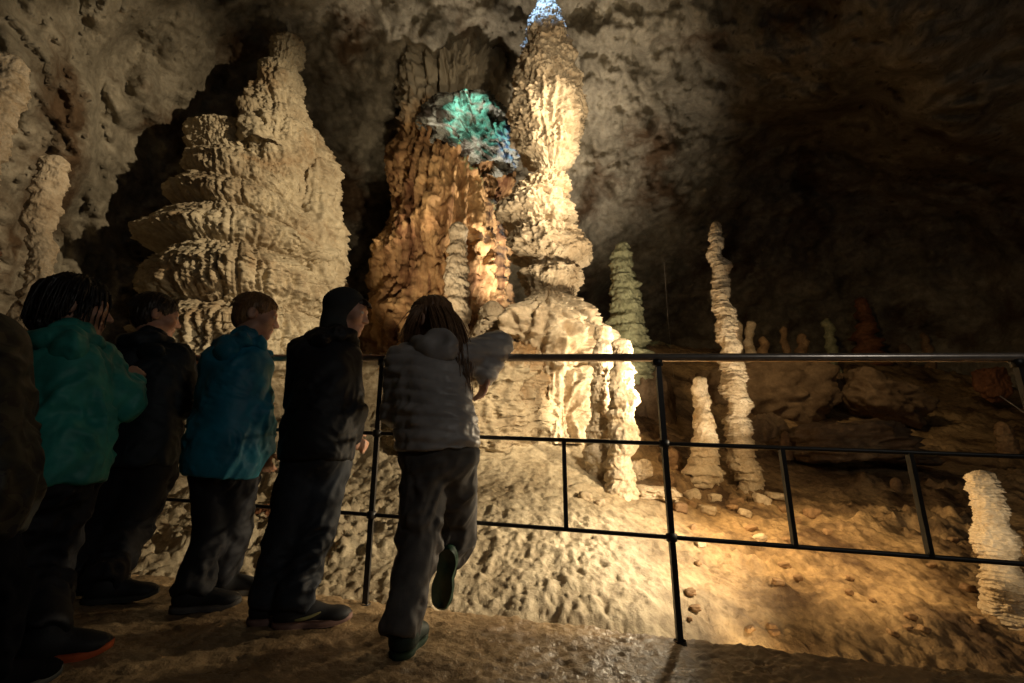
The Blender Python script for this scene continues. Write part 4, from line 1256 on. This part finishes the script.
# --- boy in the petrol blue jacket
def kid_blue():
    h1 = G(170, 612); h2 = G(205, 596)
    fw = unit((0.95, .25, 0))
    J = dict(head=P(257, 315, 2.14), neck=P(246, 348, 2.10), chest=P(236, 390, 2.08), pelvis=P(224, 458, 2.06),
             shoulder_l=P(218, 362, 2.04), elbow_l=P(206, 415, 2.06), wrist_l=P(224, 430, 2.2),
             shoulder_r=P(255, 362, 2.10), elbow_r=P(257, 415, 2.06), wrist_r=P(262, 452, 2.12),
             hip_l=P(212, 470, 2.04), hip_r=P(236, 470, 2.08), knee_l=P(212, 535, 2.06), knee_r=P(233, 530, 2.12))
    J.update(heel_l=h1, toe_l=h1 + fw * .235, heel_r=h2, toe_r=h2 + fw * .225, ankle_l=h1 + fw * .06 + UP * .09, ankle_r=h2 + fw * .06 + UP * .09)
    return person("boy in a petrol blue hooded jacket with short fair hair", dict(
        joints=J, sc=1.0, seed=3, body_fwd=(0.75, 0.66, 0), head_fwd=(0.90, .36, -.2), trouser_r=(.085, .068, .062), trouser_mat='dark_trousers',
        shoe_mats=('shoe', 'sole_grey'), jacket=dict(mat='blue', chest=(.155, .135), waist=(.16, .145), hem_r=(.165, .155), arm=(.064, .060, .054), hem_dz=-.075, hem_tilt=(-.1, 0),
            fold=.022, fold_dir=(.25, .1, 1)),
        hood=dict(up=False, at=P(226, 352, 2.02), r=(.095, .065, .065), mat='blue'),
        hair=dict(mat='hair_fair', grow=.007, disp=.003, strands=shortstrands(600, .020, 4), sr=.0013),
        hand_dir_r=(.3, .3, -1), curl_r=.6))
kid_blue()

# --- hooded boy in black
def kid_hood():
    h1 = G(247, 625); h2 = G(272, 628)
    fw = unit((0.96, .22, 0)); fw1 = unit((0.9, .4, 0))
    J = dict(head=P(348, 312, 2.06), neck=P(335, 342, 2.02), chest=P(326, 385, 1.99), pelvis=P(317, 450, 1.95),
             shoulder_l=P(305, 352, 1.96), elbow_l=P(300, 400, 2.0), wrist_l=P(325, 385, 2.12),
             shoulder_r=P(347, 358, 2.03), elbow_r=P(351, 412, 1.98), wrist_r=P(352, 440, 2.08),
             hip_l=P(304, 462, 1.92), hip_r=P(331, 462, 1.98), knee_l=P(288, 535, 1.9), knee_r=P(313, 535, 1.92))
    J.update(heel_l=h1, toe_l=h1 + fw1 * .24, heel_r=h2, toe_r=h2 + fw * .265, ankle_l=h1 + fw1 * .06 + UP * .09, ankle_r=h2 + fw * .065 + UP * .09)
    r = person("boy in a black jacket with his charcoal hood up, seen in profile", dict(
        joints=J, sc=0.98, seed=4, body_fwd=(0.72, 0.7, 0), head_fwd=(0.97, .02, -.20), trouser_r=(.088, .074, .064), trouser_mat='navy_trousers', trouser_fold=.02,
        shoe_mats=('shoe', 'sole_pink'), accents=[("trim", M['swoosh'], .30, .62, .030, .052, 1)],
        jacket=dict(mat='black', chest=(.150, .125), waist=(.155, .135), hem_r=(.155, .145), arm=(.060, .055, .045), hem_dz=-.04, fold=.016),
        hoods=[dict(up=True, mat='hoodie'), dict(up=False, at=P(316, 340, 1.94), r=(.10, .05, .05), mat='black')],
        hair=dict(mat='hair_dark', grow=.004, disp=.003, locks=[((.02, .075, .06), (.03, .098, .045), .012, .006), ((-.02, .075, .06), (-.01, .1, .045), .012, .006)]),
        hand_dir_r=(.5, .5, -.3), hand_dir_l=(.6, .6, 0), curl_r=.9, curl_l=.9))
    # the jacket's own hood lying behind the neck
    return r
kid_hood()

# --- girl in the quilted jacket, leaning on the rail
def kid_grey():
    hl = G(396, 662)
    J = dict(head=P(429, 321, 1.90), neck=P(437, 352, 1.86), chest=P(431, 388, 1.84), pelvis=P(438, 448, 1.78),
             shoulder_l=P(404, 362, 1.84), elbow_l=P(397, 412, 1.86), wrist_l=P(408, 402, 2.02),
             shoulder_r=P(462, 358, 1.86), elbow_r=P(498, 345, 1.98), wrist_r=P(485, 377, 1.90),
             hip_l=P(425, 462, 1.76), hip_r=P(455, 462, 1.80), knee_l=P(420, 545, 1.76), knee_r=P(459, 535, 1.95))
    toe_r = P(438, 612, 1.97); heel_r = P(449, 548, 1.86)
    fw = unit((-.05, .98, 0))
    J.update(heel_l=hl, toe_l=hl + unit((.15, .97, 0)) * .225, ankle_l=hl + fw * .05 + UP * .095, heel_r=heel_r, toe_r=toe_r)
    upv = unit(np.cross(np.cross(toe_r - heel_r, (0.1, 1, 0)), toe_r - heel_r))
    J['ankle_r'] = heel_r + upv * .085 + unit(toe_r - heel_r) * .05
    def longhair(c, s, f, u, sc):
        r = random.Random(12); out = []
        tgtR = P(464, 396, 1.80); tgtL = P(400, 345, 1.86)
        for k in range(800):
            a = r.uniform(-2.0, 2.3)
            d = -f * math.cos(a) + s * math.sin(a)
            top = c + sc * (-.01 * f + .095 * u) + d * .02
            mid = c + sc * (-.016 * f + .02 * u) + (s * (d @ s) * .090 + f * (d @ f) * .106) * sc
            # hair on the camera's right falls long over the shoulder, on the left it is pulled past the cheek
            wx = d @ np.array([1, 0, 0])
            if wx > -.15:
                end = tgtR + np.array([r.gauss(0, .020), r.gauss(0, .018), r.uniform(-.03, .12)]) + np.array([-.05 * (1 - wx), 0, .05 * (1 - wx)])
            else:
                end = tgtL + np.array([r.gauss(.03, .022), r.gauss(0, .015), r.uniform(-.02, .05)])
            w1 = mid * .45 + end * .55 + d * .025 + np.array([0, -.015, 0])
            pts = []
            P4 = [top, mid, w1, end]
            for t in np.linspace(0, 1, 12):
                b = [(1 - t) ** 3, 3 * t * (1 - t) ** 2, 3 * t * t * (1 - t), t ** 3]
                # pull the curve outward so that it lies on the head
                pts.append(sum(x * y for x, y in zip(b, [P4[0], P4[1] + (P4[1] - c) * .45, P4[2], P4[3]])))
            out.append(pts)
        return out
    sh_r = J['shoulder_r']
    return person("long haired girl in a grey quilted jacket leaning on the handrail, one foot lifted", dict(
        joints=J, sc=0.98, seed=5, body_fwd=(0.05, 0.99, 0), head_fwd=(-0.92, .36, -.1), trouser_r=(.086, .070, .062), trouser_mat='grey_trousers', trouser_fold=.018,
        shoe_mats=('shoe_green', 'sole_green'), shoe_up_r=upv,
        jacket=dict(mat='puffer', chest=(.158, .125), waist=(.158, .13), hem_r=(.160, .14), arm=(.070, .064, .050), hem_dz=-.01, hem_tilt=(.05, 0), fold=.010, fold_dir=(1, .1, .35), quilt=.048),
        hood=dict(up=False, at=P(439, 345, 1.76), r=(.080, .048, .078), mat='puffer', hollow=True),
        hair=dict(mat='hair_brown', grow=.010, disp=.006, strands=longhair, sr=.0024),
        hand_dir_r=(-.12, -.1, -1), palm_r=(-.4, -.3, -.2), curl_r=.55, thumb_r=-1, hand_dir_l=(.5, .6, .1), curl_l=1.0))
kid_grey()

# --- person in a camouflage coat at the left edge
def kid_camo():
    J = dict(head=P(-46, 250, 1.22), neck=P(-46, 320, 1.19), chest=P(-48, 385, 1.17), pelvis=P(-52, 500, 1.14),
             shoulder_l=P(-86, 345, 1.14), elbow_l=P(-99, 430, 1.15), wrist_l=P(-74, 470, 1.25),
             shoulder_r=P(-14, 345, 1.20), elbow_r=P(-9, 430, 1.18), wrist_r=P(-24, 430, 1.36),
             hip_l=P(-74, 530, 1.13), hip_r=P(-36, 530, 1.16))
    base = J['pelvis']
    hl = np.array([base[0] - .10, 1.12, floor_z(base[0])]); hr_ = np.array([base[0] + .06, 1.16, floor_z(base[0])])
    fw = unit((.3, .95, 0))
    J.update(heel_l=hl, toe_l=hl + fw * .24, heel_r=hr_, toe_r=hr_ + fw * .24, ankle_l=hl + fw * .06 + UP * .09, ankle_r=hr_ + fw * .06 + UP * .09)
    J['knee_l'] = (J['hip_l'] + J['ankle_l']) / 2 + fw * .03; J['knee_r'] = (J['hip_r'] + J['ankle_r']) / 2 + fw * .03
    return person("person in a dark camouflage coat with hood up, cut off by the left edge", dict(
        joints=J, sc=1.03, seed=6, body_fwd=(0.3, 0.95, 0), head_fwd=(0.05, 1, 0), trouser_r=(.09, .072, .06), trouser_mat='black_trousers',
        shoe_mats=('black_trousers', 'sole_dark'), jacket=dict(mat='camo', chest=(.165, .13), waist=(.165, .135), hem_r=(.17, .145), arm=(.07, .062, .05), hem_dz=-.08, fold=.022),
        hood=dict(up=True, mat='camo'), hair=dict(mat='hair_dark', grow=.003, disp=.002)))
kid_camo()
